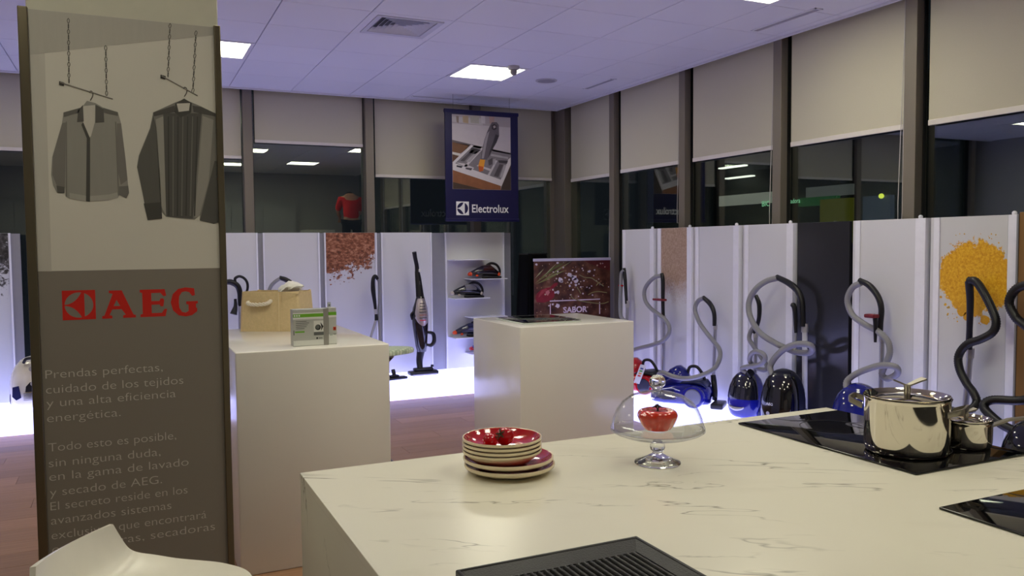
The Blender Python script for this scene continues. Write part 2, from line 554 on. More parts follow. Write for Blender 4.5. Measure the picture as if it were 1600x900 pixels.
# ------------------------------------------------------------------ ceiling of metal tiles
CZ = 3.1
ce = MB().box((-3.0, -0.72, CZ + 0.035), (4.626, 8.576, CZ + 0.07)).build('ceiling', M_CEILB); ce['kind'] = 'structure'
XS = [-3.0, -2.65] + [-2.05 + 0.6 * k for k in range(12)] + [4.625]
YS = [-0.70, -0.5] + [0.1 + 0.6 * k for k in range(15)] + [8.575]
LIGHTS = [(2.75, 6.7), (0.35, 6.7), (3.35, 3.7), (2.75, 1.3), (1.55, 0.7), (0.35, 3.1), (-0.85, 1.3), (-2.05, 3.7), (-2.05, 6.7), (1.55, 3.1)]
VENT = (1.55, 5.5)
tk = {}
for i in range(len(XS) - 1):
    for j in range(len(YS) - 1):
        xa, xb, ya, yb = XS[i], XS[i + 1], YS[j], YS[j + 1]
        if any(abs(xa - a) < 0.02 and abs(ya - b) < 0.02 for a, b in LIGHTS + [VENT]):
            continue
        key = (round(xb - xa, 2), round(yb - ya, 2))
        pos = Vector((xa, ya, CZ)) - MW[ce.name].translation
        if key not in tk:
            o = MB().box((xa + .0035, ya + .0035, CZ), (xb - .0035, yb - .0035, CZ + 0.034), 0.003).build('tile', M_CEIL, ce)
            o.data.transform(Matrix.Translation(-pos)); o.location = pos
            tk[key] = o.data
        else:
            o = bpy.data.objects.new('tile', tk[key]); COL.objects.link(o); o.parent = ce; o.location = pos

# edge profile of the suspended ceiling
tr1 = MB().box((-3.0, 8.577, CZ - 0.014), (4.643, 8.597, CZ + 0.08)).build('trim_1', M_TRIMW); tr1['kind'] = 'structure'
tr2 = MB().box((4.627, -0.7, CZ - 0.014), (4.643, 8.577, CZ + 0.08)).build('trim_2', M_TRIMW); tr2['kind'] = 'structure'

M_DIFF = P('light_diffuser', (255, 250, 240), 0.5, emit=LAMP_COLOR, power=LAMP_POWER, noise=(5, 0.0))
LLAB = ['square lit ceiling light beside the smoke detector', 'square lit ceiling light behind the tall display column',
        'square lit ceiling light close to the window blinds', 'ceiling light panel above the marble worktop hobs', 'ceiling light panel above the ridged griddle',
        'ceiling light panel above the tall display column', 'ceiling light panel in front of the display column', 'ceiling light panel beside the side wall, front one',
        'ceiling light panel beside the side wall, rear one', 'ceiling light panel above the white display blocks']
for (a, b), lab in zip(LIGHTS, LLAB):
    t = thing('ceiling_light', lab, 'ceiling light', (a + .3, b + .3, CZ), 0, 'square ceiling lights')
    m = MB()
    for q in (((a + .004, b + .004, CZ - .004), (a + .035, b + .596, CZ + .034)), ((a + .565, b + .004, CZ - .004), (a + .596, b + .596, CZ + .034)),
              ((a + .035, b + .004, CZ - .004), (a + .565, b + .035, CZ + .034)), ((a + .035, b + .565, CZ - .004), (a + .565, b + .596, CZ + .034))):
        m.box(*q)
    m.build('frame', M_TRIMW, t)
    MB().box((a + .036, b + .036, CZ + .006), (a + .564, b + .564, CZ + .03)).build('diffuser', M_DIFF, t)

# supply-air diffuser with nested louvres
vx, vy = VENT[0] + .3, VENT[1] + .3
t = thing('air_vent', 'square ceiling air vent with nested louvres', 'air vent', (vx, vy, CZ))
def sq(m, h0, z0, h1, z1, th):
    # one square louvre ring: sloping from half-width h0 at z0 to h1 at z1
    c = [(-1, -1), (1, -1), (1, 1), (-1, 1)]
    a = [Vector((vx + sx * h0, vy + sy * h0, z0)) for sx, sy in c]
    b = [Vector((vx + sx * h1, vy + sy * h1, z1)) for sx, sy in c]
    a2 = [p + Vector((0, 0, th)) for p in a]; b2 = [p + Vector((0, 0, th)) for p in b]
    m.loft([a, b, b2, a2], cap=False, closed=True)
m = MB(); sq(m, .298, CZ, .245, CZ, .03); m.build('mounting_plate', M_CEIL, t)
m = MB(); sq(m, .243, CZ - .008, .205, CZ - .003, .012); m.build('frame', P('vent_frame', (214, 216, 230), 0.4), t)
MB().box((vx - .2, vy - .2, CZ + .07), (vx + .2, vy + .2, CZ + .075)).build('duct', M_BLACKG, t)
for k in range(6):
    h = .198 - k * .033
    m = MB(); sq(m, h, CZ - .002, h - .027, CZ + .026, .002); m.build('louvre', P('vent_louvre', (226, 228, 240), 0.4), t)

# smoke detector, round speaker, slot diffusers
t = thing('smoke_detector', 'small white smoke detector under the ceiling light corner', 'smoke detector', (3.16, 6.66, CZ - .06))
c = (3.16, 6.66, CZ)
MB().lathe([(0, 0), (.052, 0), (.052, -.022), (.046, -.03), (0, -.03)], c, 28).build('base', P('detector_white', (196, 192, 186), 0.5), t, 40)
MB().lathe([(0, -.03), (.03, -.03), (.034, -.05), (.026, -.07), (.018, -.078), (0, -.08)], c, 24).build('sensor_head', P('detector_grey', (150, 145, 140), 0.5), t, 40)
t = thing('ceiling_speaker', 'flat round ceiling speaker grille near the window corner', 'speaker', (3.72, 7.1, CZ - .012))
MB().lathe([(.085, 0), (.105, 0), (.105, -.006), (.098, -.01), (.085, -.008)], (3.72, 7.1, CZ), 36, True).build('rim', P('speaker_rim', (196, 194, 200), 0.5), t, 40)
MB().lathe([(0, -.002), (.086, -.002), (.086, -.007), (0, -.008)], (3.72, 7.1, CZ), 36).build('grille', P('speaker_grille', (160, 158, 166), 0.6, bump=(400, .5)), t, 40)
for (a, b, lab) in (((2.77, 8.33), (3.36, 8.40), 'slot diffuser in the ceiling above the hanging navy banner'),
                    ((4.25, 6.78), (4.32, 7.32), 'slot diffuser in the ceiling near the round speaker'),
                    ((4.28, 4.22), (4.35, 4.86), 'slot diffuser in the ceiling beside the blinds, by the ceiling light')):
    t = thing('slot_diffuser', lab, 'air diffuser', ((a[0] + b[0]) / 2, (a[1] + b[1]) / 2, CZ), 0, 'ceiling slot diffusers')
    m = MB()
    x0, y0, x1, y1 = a[0], a[1], b[0], b[1]
    m.box((x0, y0, CZ - .006), (x1, y0 + .012, CZ)); m.box((x0, y1 - .012, CZ - .006), (x1, y1, CZ)); m.box((x0, y0, CZ - .006), (x0 + .012, y1, CZ)); m.box((x1 - .012, y0, CZ - .006), (x1, y1, CZ))
    m.build('rim', M_TRIMW, t)
    MB().box((x0 + .012, y0 + .012, CZ - .0025), (x1 - .012, y1 - .012, CZ)).build('slot', P('slot_shade', (170, 168, 182), 0.5), t)

# ------------------------------------------------------------------ walls, glazing, mullions
w = MB().box((-3.2, 8.60, 3.19), (4.9, 8.95, 3.5)).build('wall_back', M_WALL); w['kind'] = 'structure'
w = MB().box((4.70, -0.9, 3.19), (4.95, 8.60, 3.5)).build('wall_right', M_WALL); w['kind'] = 'structure'
w = MB().box((-3.2, -0.9, -0.08), (-3.0, 8.95, 3.5)).build('wall_left', M_WALL); w['kind'] = 'structure'
w = MB().box((-3.0, -0.95, -0.08), (4.95, -0.72, 3.5)).build('wall_front', M_WALL); w['kind'] = 'structure'
bX = [-2.6, -1.36, -0.12, 1.12, 2.37, 3.61]
rY = [7.40, 6.19, 4.97, 3.76, 2.55, 1.34, 0.13]
def mull_back(x, parent):
    MB().box((x - .045, 8.60, 0.0), (x + .045, 8.73, 3.19), .004).build('mullion', M_BRONZE, parent)
    MB().box((x + .045, 8.655, 0.0), (x + .056, 8.705, 3.19)).build('gasket', M_BLACKG, parent)
def mull_right(y, parent):
    MB().box((4.645, y - .045, 0.0), (4.755, y + .045, 3.19), .004).build('mullion', M_BRONZE, parent)
    MB().box((4.712, y - .053, 0.0), (4.737, y - .045, 3.19)).build('gasket', M_BLACKG, parent)
n = 0
for i, x in enumerate(bX):
    n += 1
    x1 = bX[i + 1] if i + 1 < len(bX) else 4.72
    t = frame_thing('window_%d' % n, ((x + x1) / 2, 8.75, 0))
    MB().box((x + .02, 8.706, 0.02), (x1 - .02, 8.716, 3.19)).build('pane', M_GLASSW, t)
    mull_back(x, t)
    MB().box((x + .05, 8.66, 0.0), (x1 - .05, 8.705, 0.06)).build('sill', M_BRONZE, t)
n += 1
t = frame_thing('window_%d' % n, (4.75, 8.0, 0))
MB().box((4.655, 8.44, 0.0), (4.87, 8.80, 3.19), .004).build('corner_post', M_BRONZE, t)
MB().box((4.60, 8.70, 0.0), (4.655, 8.80, 3.19)).build('mullion', M_BRONZE, t)
MB().box((4.738, 7.42, 0.02), (4.748, 8.46, 3.19)).build('pane', M_GLASSW, t)
for i, y in enumerate(rY):
    n += 1
    y1 = rY[i + 1] if i + 1 < len(rY) else -0.72
    t = frame_thing('window_%d' % n, (4.79, (y + y1) / 2, 0))
    MB().box((4.738, y1 + .02, 0.02), (4.748, y - .02, 3.19)).build('pane', M_GLASSW, t)
    mull_right(y, t)
    MB().box((4.69, y1 + .05, 0.0), (4.737, y - .05, 0.06)).build('sill', M_BRONZE, t)

# ------------------------------------------------------------------ roller blinds
def blind_back(x0, x1, zb, lab):
    t = thing('roller_blind', lab, 'blind', ((x0 + x1) / 2, 8.66, zb), 0, 'roller blinds')
    MB().box((x0 + .075, 8.662, zb + .03), (x1 - .06, 8.664, 3.16)).build('fabric', M_BLIND, t)
    MB().box((x0 + .073, 8.655, zb), (x1 - .058, 8.671, zb + .032), .004).build('bottom_bar', M_BLINDBAR, t)
    MB().cyl((x0 + .06, 8.665, 3.165), (x1 - .05, 8.665, 3.165), .022).build('roller', M_BLINDBAR, t, 40)
def blind_right(y0, y1, zb, lab, cz):
    t = thing('roller_blind', lab, 'blind', (4.70, (y0 + y1) / 2, zb), 0, 'roller blinds')
    MB().box((4.699, y0 + .06, zb + .03), (4.701, y1 - .10, 3.16)).build('fabric', M_BLIND, t)
    MB().box((4.692, y0 + .058, zb), (4.708, y1 - .098, zb + .036), .004).build('bottom_bar', M_BLINDBAR, t)
    MB().cyl((4.71, y0 + .05, 3.165), (4.71, y1 - .05, 3.165), .022).build('roller', M_BLINDBAR, t, 40)
    MB().tube([(4.672, y0 + .068, 3.1), (4.672, y0 + .068, cz + .1), (4.672, y0 + .075, cz), (4.672, y0 + .10, cz), (4.673, y0 + .103, cz + .15), (4.685, y0 + .075, 3.1)], .0028, 6, smooth=False).build('cord', M_CORD, t)
blind_back(-1.36, -0.12, 2.40, 'roller blind beyond the free edge of the speckled panel, by the display column')
blind_back(-0.12, 1.12, 2.40, 'roller blind directly behind the tall display column')
blind_back(1.12, 2.37, 2.57, 'highest raised roller blind, above the rusty powder panel')
blind_back(2.37, 3.61, 2.255, 'roller blind partly behind the hanging navy banner')
blind_back(3.61, 4.66, 2.27, 'roller blind between the navy banner and the corner post')
blind_right(7.40, 8.46, 2.235, 'narrow roller blind on the window side next to the corner post', 0.84)
blind_right(6.19, 7.40, 2.25, 'roller blind above the mirrored banner reflection', 1.70)
blind_right(4.97, 6.19, 2.25, 'roller blind above the window showing a far lit sign', 1.60)
blind_right(3.76, 4.97, 2.25, 'roller blind above the dark narrow display panel', 1.60)
blind_right(2.55, 3.76, 2.25, 'widest looking roller blind above the yellow powder panel', 1.60)
blind_right(1.34, 2.55, 2.25, 'roller blind past the yellow powder panel, cooking island end', 1.60)

# ------------------------------------------------------------------ back-lit plinths
def plinth_mat():
    return P('lit_acrylic', (235, 236, 245), 0.35, emit=PLATFORM_COLOR, power=PLATFORM_POWER, noise=(2, 0.01))
PZ = 0.16
t = thing('lit_plinth', 'long glowing white plinth under the vacuum cleaner panels by the rear windows', 'plinth', (0.5, 8.05, 0), 0)
MB().box((-2.9, 7.63, 0.0), (3.82, 8.52, PZ), .006).build('lit_top', plinth_mat(), t)
t = thing('lit_plinth', 'glowing white plinth carrying the red, blue and black canister vacuum cleaners', 'plinth', (4.2, 4.8, 0), 0)
MB().box((3.86, 2.3, 0.0), (4.60, 7.06, PZ), .006).build('lit_top', plinth_mat(), t)

# ------------------------------------------------------------------ display panels
PT = 1.65
def panel_back(x0, x1, lab, print_mat=None, post=None, sheet=None, strips=True):
    t = thing('display_board', lab, 'display panel', ((x0 + x1) / 2, 8.34, PZ), 0, 'white display panels')
    MB().box((x0 + .012, 8.335, PZ), (x1 - .012, 8.36, PT), .002).build('acrylic_sheet', sheet or M_ACRYL, t)
    if strips:
        MB().box((x0, 8.315, PZ), (x0 + .014, 8.37, PT), .002).build('edge_strip', M_ACRYLEDGE, t)
        MB().box((x1 - .014, 8.315, PZ), (x1, 8.37, PT), .002).build('edge_strip', M_ACRYLEDGE, t)
    if print_mat:
        MB().box((x0 + .02, 8.3335, PZ + .003), (x1 - .02, 8.335, PT - .001)).build('print', print_mat, t)
    if post:
        MB().box((post[0] + .001, 8.338, PZ), (post[1] - .001, 8.37, PT - .004)).build('post', M_GREYPANEL, t)
    return t
SP_GREY = spice('speckled_print', (206, 208, 214), ((26, 24, 24), (62, 60, 60), (110, 108, 108)), (-1.45, 8.33, 1.62), (0.62, 1, 0.52), 0.05, 'y', 26, speck=0.62, rough_edge=0.30)
SP_RUST = spice('rust_powder_print', (206, 206, 214), ((58, 32, 22), (140, 84, 60), (200, 146, 118)), (1.99, 8.33, 1.68), (0.44, 1, 0.44), 0.05, 'y', 30, stretch=(1, 1, 1.6), speck=0.55, rough_edge=0.40)
panel_back(-1.62, -0.93, 'white panel printed with grey speckled powder beyond the column', SP_GREY, (-0.93, -0.86))
panel_back(0.48, 1.151, 'plain white panel behind the column edge and basket', None, (1.151, 1.20))
panel_back(1.20, 1.755, 'plain white panel behind the grey hose and jute basket', None, (1.755, 1.80))
rp_ = panel_back(1.802, 2.349, 'white panel printed with rusty brown powder', SP_RUST, (2.349, 2.397))
rg_ = random.Random(5)
for k in range(130):
    xx = rg_.uniform(1.83, 2.325); zz = 1.30 + .16 * (xx - 1.83) / .5 - abs(rg_.gauss(0, .075))
    s = rg_.choice((.003, .004, .005, .007, .010))
    MB().plate([(xx + s * 1.4 * math.cos(b) * rg_.uniform(.6, 1.1), 8.3333, zz + s * math.sin(b) * rg_.uniform(.6, 1.1)) for b in [i * 1.047 for i in range(6)]], (0, -1, 0), .0004).build('printed_grain', P('rust_grain_%d' % (k % 3), ((120, 70, 50), (160, 104, 80), (92, 56, 44))[k % 3], .45), rp_)
panel_back(2.397, 2.955, 'plain white panel behind the upright stick vacuum', None, (2.955, 3.11))
sp = panel_back(3.11, 3.813, 'white panel fitted with small shelves of hand vacuums', None, (3.813, 3.90))
for (xa, xb, z) in ((3.14, 3.55, 1.357), (3.33, 3.76, 1.145), (3.14, 3.55, 0.940), (3.33, 3.76, 0.73), (3.14, 3.55, 0.515), (3.33, 3.76, 0.33)):
    MB().box((xa, 8.12, z - .008), (xb, 8.335, z), .001).build('shelf', M_ACRYLEDGE, sp)

XP = 4.50
def panel_right(y0, y1, lab, print_mat=None, sheet=None, strip=True, cap=True):
    t = thing('display_board', lab, 'display panel', (XP, (y0 + y1) / 2, PZ), 0, 'white display panels')
    MB().box((XP + .004, y0 + .01, PZ), (XP + .03, y1 - .004, PT), .002).build('acrylic_sheet', sheet or M_ACRYL, t)
    if strip:
        MB().box((XP - .02, y0, PZ), (XP + .035, y0 + .012, PT), .002).build('edge_strip', M_ACRYLEDGE, t)
        MB().box((XP - .004, y0 + .02, PZ), (XP + .004, y0 + .085, PT), .002).build('edge_strip', M_ACRYLEDGE, t)
        MB().box((XP - .004, y1 - .07, PZ), (XP + .004, y1 - .03, PT), .002).build('edge_strip', M_ACRYLEDGE, t)
    if cap:
        MB().ball((XP + .012, y0 + .06, PT + .008), .014, 12, 8).build('top_cap', M_ACRYLEDGE, t, 40)
    if print_mat:
        MB().box((XP + .002, y0 + .09, PZ + .003), (XP + .004, y1 - .075, PT - .001)).build('print', print_mat, t)
    return t
SP_SAND = spice('sand_powder_print', (206, 206, 210), ((150, 122, 104), (172, 146, 126), (190, 166, 148)), (4.5, 6.09, 1.72), (1, 0.60, 0.66), 0.16, 'x', 60, speck=0.22, rough_edge=0.14)
SP_TURM = spice('turmeric_print', (206, 206, 206), ((196, 128, 14), (222, 166, 30), (236, 190, 58)), (4.5, 3.185, 1.285), (1, 0.235, 0.22), 0.03, 'x', 70, speck=0.20, rough_edge=0.34)
panel_right(6.40, 6.98, 'plain white panel next to the corner post, above the red vacuum')
panel_right(5.83, 6.38, 'white panel printed with pale sandy powder', SP_SAND)
panel_right(5.215, 5.82, 'plain white panel behind the cylinder vacuum with round grey wheel')
panel_right(4.615, 5.19, 'plain white panel behind the small blue egg vacuum')
panel_right(4.10, 4.60, 'narrow dark reflective panel behind the black vacuum cleaner', None, P('dark_panel', (44, 44, 48), 0.16, spec=0.6), False, False)
panel_right(3.50, 4.085, 'plain white panel behind the steel pot and blue vacuum')
panel_right(2.90, 3.485, 'white panel printed with a heap of yellow powder', SP_TURM)
tp = [o for o in COL.objects if o.get('label') == 'white panel printed with a heap of yellow powder'][0]
rg_ = random.Random(11)
for k in range(95):
    a = rg_.uniform(0, 2 * math.pi); d = 1.0 + abs(rg_.gauss(0, .22))
    yy, zz = 3.185 + math.cos(a) * .215 * d, 1.285 + math.sin(a) * .205 * d - (.05 * rg_.random() if math.sin(a) < -.3 else 0)
    if not (2.995 < yy < 3.405): continue
    s = rg_.choice((.003, .004, .005, .007, .010 if d < 1.15 else .004))
    MB().plate([(XP + .0018, yy + s * math.cos(b) * rg_.uniform(.7, 1.1), zz + s * math.sin(b) * rg_.uniform(.7, 1.1)) for b in [i * 1.047 for i in range(6)]], (-1, 0, 0), .0004).build('printed_grain', P('grain_%d' % (k % 3), ((206, 146, 24), (224, 172, 50), (196, 158, 70))[k % 3], .45), tp)
for yy, zz, s in ((3.115, 1.045, .030), (3.26, 1.085, .034), (3.225, 1.055, .028), (3.16, 1.10, .03), (3.30, 1.125, .018)):
    MB().plate([(XP + .0017, yy + s * math.cos(b) * rg_.uniform(.8, 1.1), zz + s * math.sin(b) * rg_.uniform(.8, 1.1)) for b in [i * .48 for i in range(13)]], (-1, 0, 0), .0004).build('printed_clump', P('clump_yellow', (216, 160, 36), .45, noise=(160, .3)), tp)
t = thing('wooden_post', 'brown wooden end post beside the yellow powder panel', 'post', (4.5, 2.83, PZ))
MB().box((4.44, 2.79, PZ), (4.54, 2.885, PT + .01), .003).build('timber', P('post_wood', (126, 92, 46), 0.5, noise=(10, .2), stretch=(1, 1, .1)), t)
MB().box((4.435, 2.885, PZ), (4.535, 2.897, PT), .002).build('edge_strip', M_ALU, t)

# ------------------------------------------------------------------ tall display column with printed board
CY = 3.0
XL, XR, ZT = -0.292, 0.308, 2.262
t = thing('display_column', 'tall metal-edged column with printed shirts and red lettered logo', 'display column', (0, 3.25, 0))
M_POSTER_D = P('poster_grey', (130, 124, 116), 0.42, spec=0.3, noise=(6, .02))
M_POSTER_L = P('poster_white', (206, 203, 194), 0.42, spec=0.3, noise=(6, .015))
M_BRASS = P('column_trim_metal', (112, 104, 86), 0.30, metal=0.8, noise=(14, .06), stretch=(1, 1, .1))
MB().box((XL + .01, CY + .02, 0.0), (XR - .01, CY + .52, ZT - .002)).build('core', M_POSTER_D, t)
for (a, b) in ((XL, XL + .028), (XR - .022, XR)):
    MB().box((a, CY - .012, 0.0), (b, CY + .03, ZT), .003).build('corner_trim', M_BRASS, t)
MB().box((XL, CY + .50, 0.0), (XL + .03, CY + .53, ZT), .003).build('corner_trim', M_BRASS, t)
MB().box((XR - .03, CY + .50, 0.0), (XR, CY + .53, ZT), .003).build('corner_trim', M_BRASS, t)
MB().box((XL + .02, CY + .03, ZT), (XR - .004, CY + .50, CZ), .003).build('upper_shaft', P('shaft_paint', (200, 198, 182), 0.6), t)
ZB = 1.432
pw = MB().box((XL + .028, CY, ZB), (XR - .022, CY + .02, ZT - .004)).build('picture_board', M_POSTER_L, t)
pg = MB().box((XL + .028, CY, 0.02), (XR - .022, CY + .02, ZB)).build('text_board', M_POSTER_D, t)
# artwork: drawing coordinates of the print, mapped to the board
QP = quad_map([(75, 25), (690, 78), (690, 828), (103, 838)], [(XL + .030, ZT - .004), (XR - .020, ZT - .004), (XR - .020, ZB), (XL + .030, ZB)])
def art(name, pts, mat, layer, parent=pw):
    out = []
    for x, y in pts:
        u, v = QP(x, y)
        out.append((min(max(u, XL + .029), XR - .0225), CY - .0004 * layer, min(v, ZT - .005)))
    return MB().plate(out, (0, -1, 0), .0003).build(name, mat, parent)
def line(name, pts, wd, mat, layer, parent=pw):
    out = []
    for x, y in pts:
        u, v = QP(x, y); out.append(Vector((u, CY - .0004 * layer, v)))
    return MB().tube(out, wd, 6, 3).build(name, mat, parent)
G = lambda v: P('print_grey_%d' % v, (int(v * 1.17), int(v * 1.15), int(v * 1.10)), 0.5, noise=(60, .06), stretch=(1, 1, .12))
art('printed_backdrop', [(75, 25), (690, 78), (690, 105), (345, 140), (76, 172)], G(148), 1)
art('printed_backdrop', [(76, 172), (128, 165), (145, 838), (103, 838)], G(160), 1)
# first shirt
art('printed_shirt', [(245, 340), (188, 352), (183, 385), (150, 490), (146, 545), (152, 578), (165, 600), (189, 601), (191, 585), (192, 611), (205, 618), (265, 627), (330, 622), (362, 615), (366, 606), (389, 617), (398, 600), (394, 560), (388, 490), (376, 385), (366, 350), (318, 336), (293, 322), (265, 315)], G(122), 2)
art('printed_neck', [(252, 332), (292, 328), (290, 382), (277, 425), (268, 432), (252, 384)], G(165), 3)
art('printed_sleeve', [(184, 385), (196, 383), (193, 500), (190, 585), (165, 580), (150, 545), (152, 490)], G(100), 3)
art('printed_sleeve', [(362, 385), (376, 385), (388, 490), (394, 560), (372, 575), (360, 520)], G(100), 3)
art('printed_cuff', [(163, 578), (189, 582), (189, 601), (166, 600)], G(74), 4)
art('printed_cuff', [(366, 580), (396, 578), (398, 600), (389, 616), (366, 605)], G(92), 4)
art('printed_collar', [(236, 345), (252, 328), (254, 380), (232, 382)], G(72), 4)
art('printed_collar', [(293, 327), (319, 340), (321, 382), (292, 384)], G(72), 4)
art('printed_yoke', [(188, 352), (243, 337), (238, 352), (189, 366)], G(84), 4)
art('printed_yoke', [(318, 337), (366, 350), (366, 362), (320, 352)], G(84), 4)
art('printed_placket', [(252, 382), (274, 432), (271, 627), (258, 626), (263, 432), (246, 390)], G(62), 4)
art('printed_pocket_edge', [(196, 380), (199, 380), (197, 611), (193, 610)], G(98), 4)
art('printed_pocket_edge', [(356, 380), (360, 380), (366, 606), (362, 608)], G(98), 4)
art('printed_hem', [(205, 600), (265, 610), (330, 605), (360, 598), (362, 614), (330, 622), (265, 627), (205, 618)], G(138), 3)
# second shirt
art('printed_shirt', [(556, 318), (482, 350), (470, 400), (432, 485), (425, 520), (442, 600), (457, 683), (504, 678), (500, 655), (516, 672), (560, 677), (610, 681), (628, 668), (626, 682), (672, 694), (688, 690), (688, 352), (640, 330), (610, 318), (585, 308)], G(104), 2)
art('printed_sleeve', [(482, 360), (492, 400), (500, 560), (504, 678), (457, 683), (442, 600), (427, 520), (434, 485), (472, 400)], G(76), 3)
art('printed_stripe', [(490, 372), (515, 362), (517, 668), (501, 640)], G(128), 3)
art('printed_stripe', [(645, 360), (680, 372), (660, 560), (626, 670), (610, 675)], G(126), 3)
art('printed_pleat_panel', [(515, 352), (642, 352), (604, 678), (518, 672)], G(70), 3)
for k in range(7):
    x = 530 + k * 16
    art('printed_pleat', [(x, 362), (x + 3, 362), (x - 2 + k * -2, 670), (x - 6 + k * -2, 670)], G(94 if k % 2 else 52), 4)
art('printed_sleeve', [(680, 500), (688, 500), (688, 690), (672, 693), (627, 684), (645, 620)], G(70), 4)
art('printed_cuff', [(445, 632), (500, 628), (504, 678), (457, 683)], G(58), 4)
art('printed_yoke', [(482, 350), (553, 328), (556, 348), (484, 362)], G(66), 4)
art('printed_yoke', [(612, 328), (640, 332), (688, 352), (688, 362), (615, 348)], G(66), 4)
art('printed_collar', [(555, 322), (585, 306), (610, 320), (607, 350), (572, 366), (553, 350)], G(60), 4)
art('printed_neck', [(560, 322), (604, 320), (600, 344), (566, 348)], G(170), 5)
# hangers and chains
for hx, hp, ch in (((178, 258, 350, 309), (278, 284), ((207, 55, 207, 262), (329, 140, 330, 300))), ((512, 235, 630, 297), (588, 270), ((544, 68, 533, 240), (630, 90, 614, 290)))):
    line('printed_rail', [(hx[0], hx[1]), (hx[2], hx[3])], .0021, G(118), 3)
    art('printed_rail_end', [(hx[0] - 3, hx[1] - 4), (hx[0] + 14, hx[1] + 1), (hx[0] + 12, hx[1] + 12), (hx[0] - 4, hx[1] + 8)], G(36), 4)
    x, y = hp
    line('printed_hook', [(x - 4, y + 6), (x - 1, y), (x + 6, y + 4), (x + 6, y + 16), (x - 2, y + 30)], .0013, G(48), 3)
    for x0, y0, x1, y1 in ch:
        nn = int((y1 - y0) / 17)
        for k in range(nn):
            f0, f1 = k / nn, (k + .92) / nn
            ax, ay, bx, by = x0 + (x1 - x0) * f0, y0 + (y1 - y0) * f0, x0 + (x1 - x0) * f1, y0 + (y1 - y0) * f1
            wv = 3.6 if k % 2 == 0 else 1.2
            line('printed_chain_link', [(ax, ay), (ax + wv, (2 * ay + by) / 3), (bx + wv, (ay + 2 * by) / 3), (bx, by), (bx - wv, (ay + 2 * by) / 3), (ax - wv, (2 * ay + by) / 3), (ax, ay)], .0009, G(58), 2)
# red emblem and lettering
M_REDP = P('red_print', (196, 30, 18), 0.45, noise=(20, .02))
def emblem(x0, z0, s, y, nrm, xd, m_main, m_cut, parent, layer):
    """Square badge: disc cut by an upright line and two arcs meeting at its side."""
    xd = Vector(xd); zd = Vector((0, 0, 1)); o = Vector((x0, y, z0)); n_ = Vector(nrm)
    pt = lambda u, v, l: o + xd * (u * s) + zd * (v * s) + n_ * (.0004 * l)
    MB().plate([pt(0, 0, layer), pt(1, 0, layer), pt(1, 1, layer), pt(0, 1, layer)], n_, .0003).build('emblem_square', m_main, parent)
    R_, cx_, cz_, xc = .43, .5, .5, .62
    arc = lambda a0, a1, k: [(cx_ + R_ * math.cos(a0 + (a1 - a0) * i / k), cz_ + R_ * math.sin(a0 + (a1 - a0) * i / k)) for i in range(k + 1)]
    a = math.acos((xc + .045 - cx_) / R_)
    MB().plate([pt(u, v, layer + 1) for u, v in arc(-a, a, 20)], n_, .0003).build('emblem_cut', m_cut, parent)
    b = math.acos((xc - .045 - cx_) / R_)
    up_ = arc(b, math.pi - .05, 16)
    ctrl = [(cx_ - R_ + .02, .52), (.30, .54), (.46, .68), (xc - .045, up_[0][1])]
    cu = [tuple((1 - t_) ** 3 * p0 + 3 * (1 - t_) ** 2 * t_ * p1 + 3 * (1 - t_) * t_ * t_ * p2 + t_ ** 3 * p3 for p0, p1, p2, p3 in zip(*ctrl)) for t_ in [k / 12 for k in range(13)]]
    poly = up_ + cu[:-1]
    MB().plate([pt(u, v, layer + 1) for u, v in poly], n_, .0003).build('emblem_cut', m_cut, parent)
    MB().plate([pt(u, 1 - v, layer + 1) for u, v in poly], n_, .0003).build('emblem_cut', m_cut, parent)
emblem(-0.199, 1.272, .096, CY, (0, -1, 0), (1, 0, 0), M_REDP, M_POSTER_D, pg, 1)
def slab(pts, x0, z0, sx, sz):
    MB().plate([(x0 + u * sx, CY - .0004, z0 + v * sz) for u, v in pts], (0, -1, 0), .0003).build('logo_letter', M_REDP, pg)
LA = [(0, 0), (.30, 0), (.30, .09), (.22, .12), (.30, .32), (.58, .32), (.70, .12), (.62, .09), (.62, 0), (1, 0), (1, .09), (.93, .11), (.60, 1), (.22, 1), (.22, .92), (.33, .88), (.07, .11), (0, .09)]
LAH = [(.35, .44), (.44, .66), (.54, .44)]
LE = [(0, 0), (.93, 0), (1, .27), (.90, .27), (.80, .13), (.42, .13), (.42, .44), (.72, .44), (.76, .37), (.86, .37), (.90, .60), (.86, .66), (.76, .66), (.72, .57), (.42, .57), (.42, .87), (.76, .87), (.88, .74), (.98, .76), (.93, 1), (0, 1), (0, .91), (.09, .88), (.09, .12), (0, .09)]
LG = [(.80, .52), (.58, .52), (.58, .42), (.66, .40), (.66, .16), (.55, .10), (.42, .13), (.33, .28), (.31, .5), (.33, .72), (.43, .87), (.56, .90), (.70, .86), (.80, .72), (.90, .74), (.88, 1), (.76, 1.02), (.55, 1.04), (.30, .99), (.10, .80), (.02, .5), (.10, .2), (.30, .01), (.55, -.04), (.78, 0), (.97, .14), (.97, .26), (.93, .28), (.93, .42), (1, .44), (1, .52)]
slab(LA, -0.085, 1.272, .101, .092); MB().plate([(-0.085 + u * .101, CY - .0008, 1.272 + v * .092) for u, v in LAH], (0, -1, 0), .0003).build('logo_letter', M_POSTER_D, pg)
slab(LE, .030, 1.272, .083, .092)
slab(LG, .123, 1.272, .088, .092)
M_GTXT = P('pale_print', (196, 192, 184), 0.5)
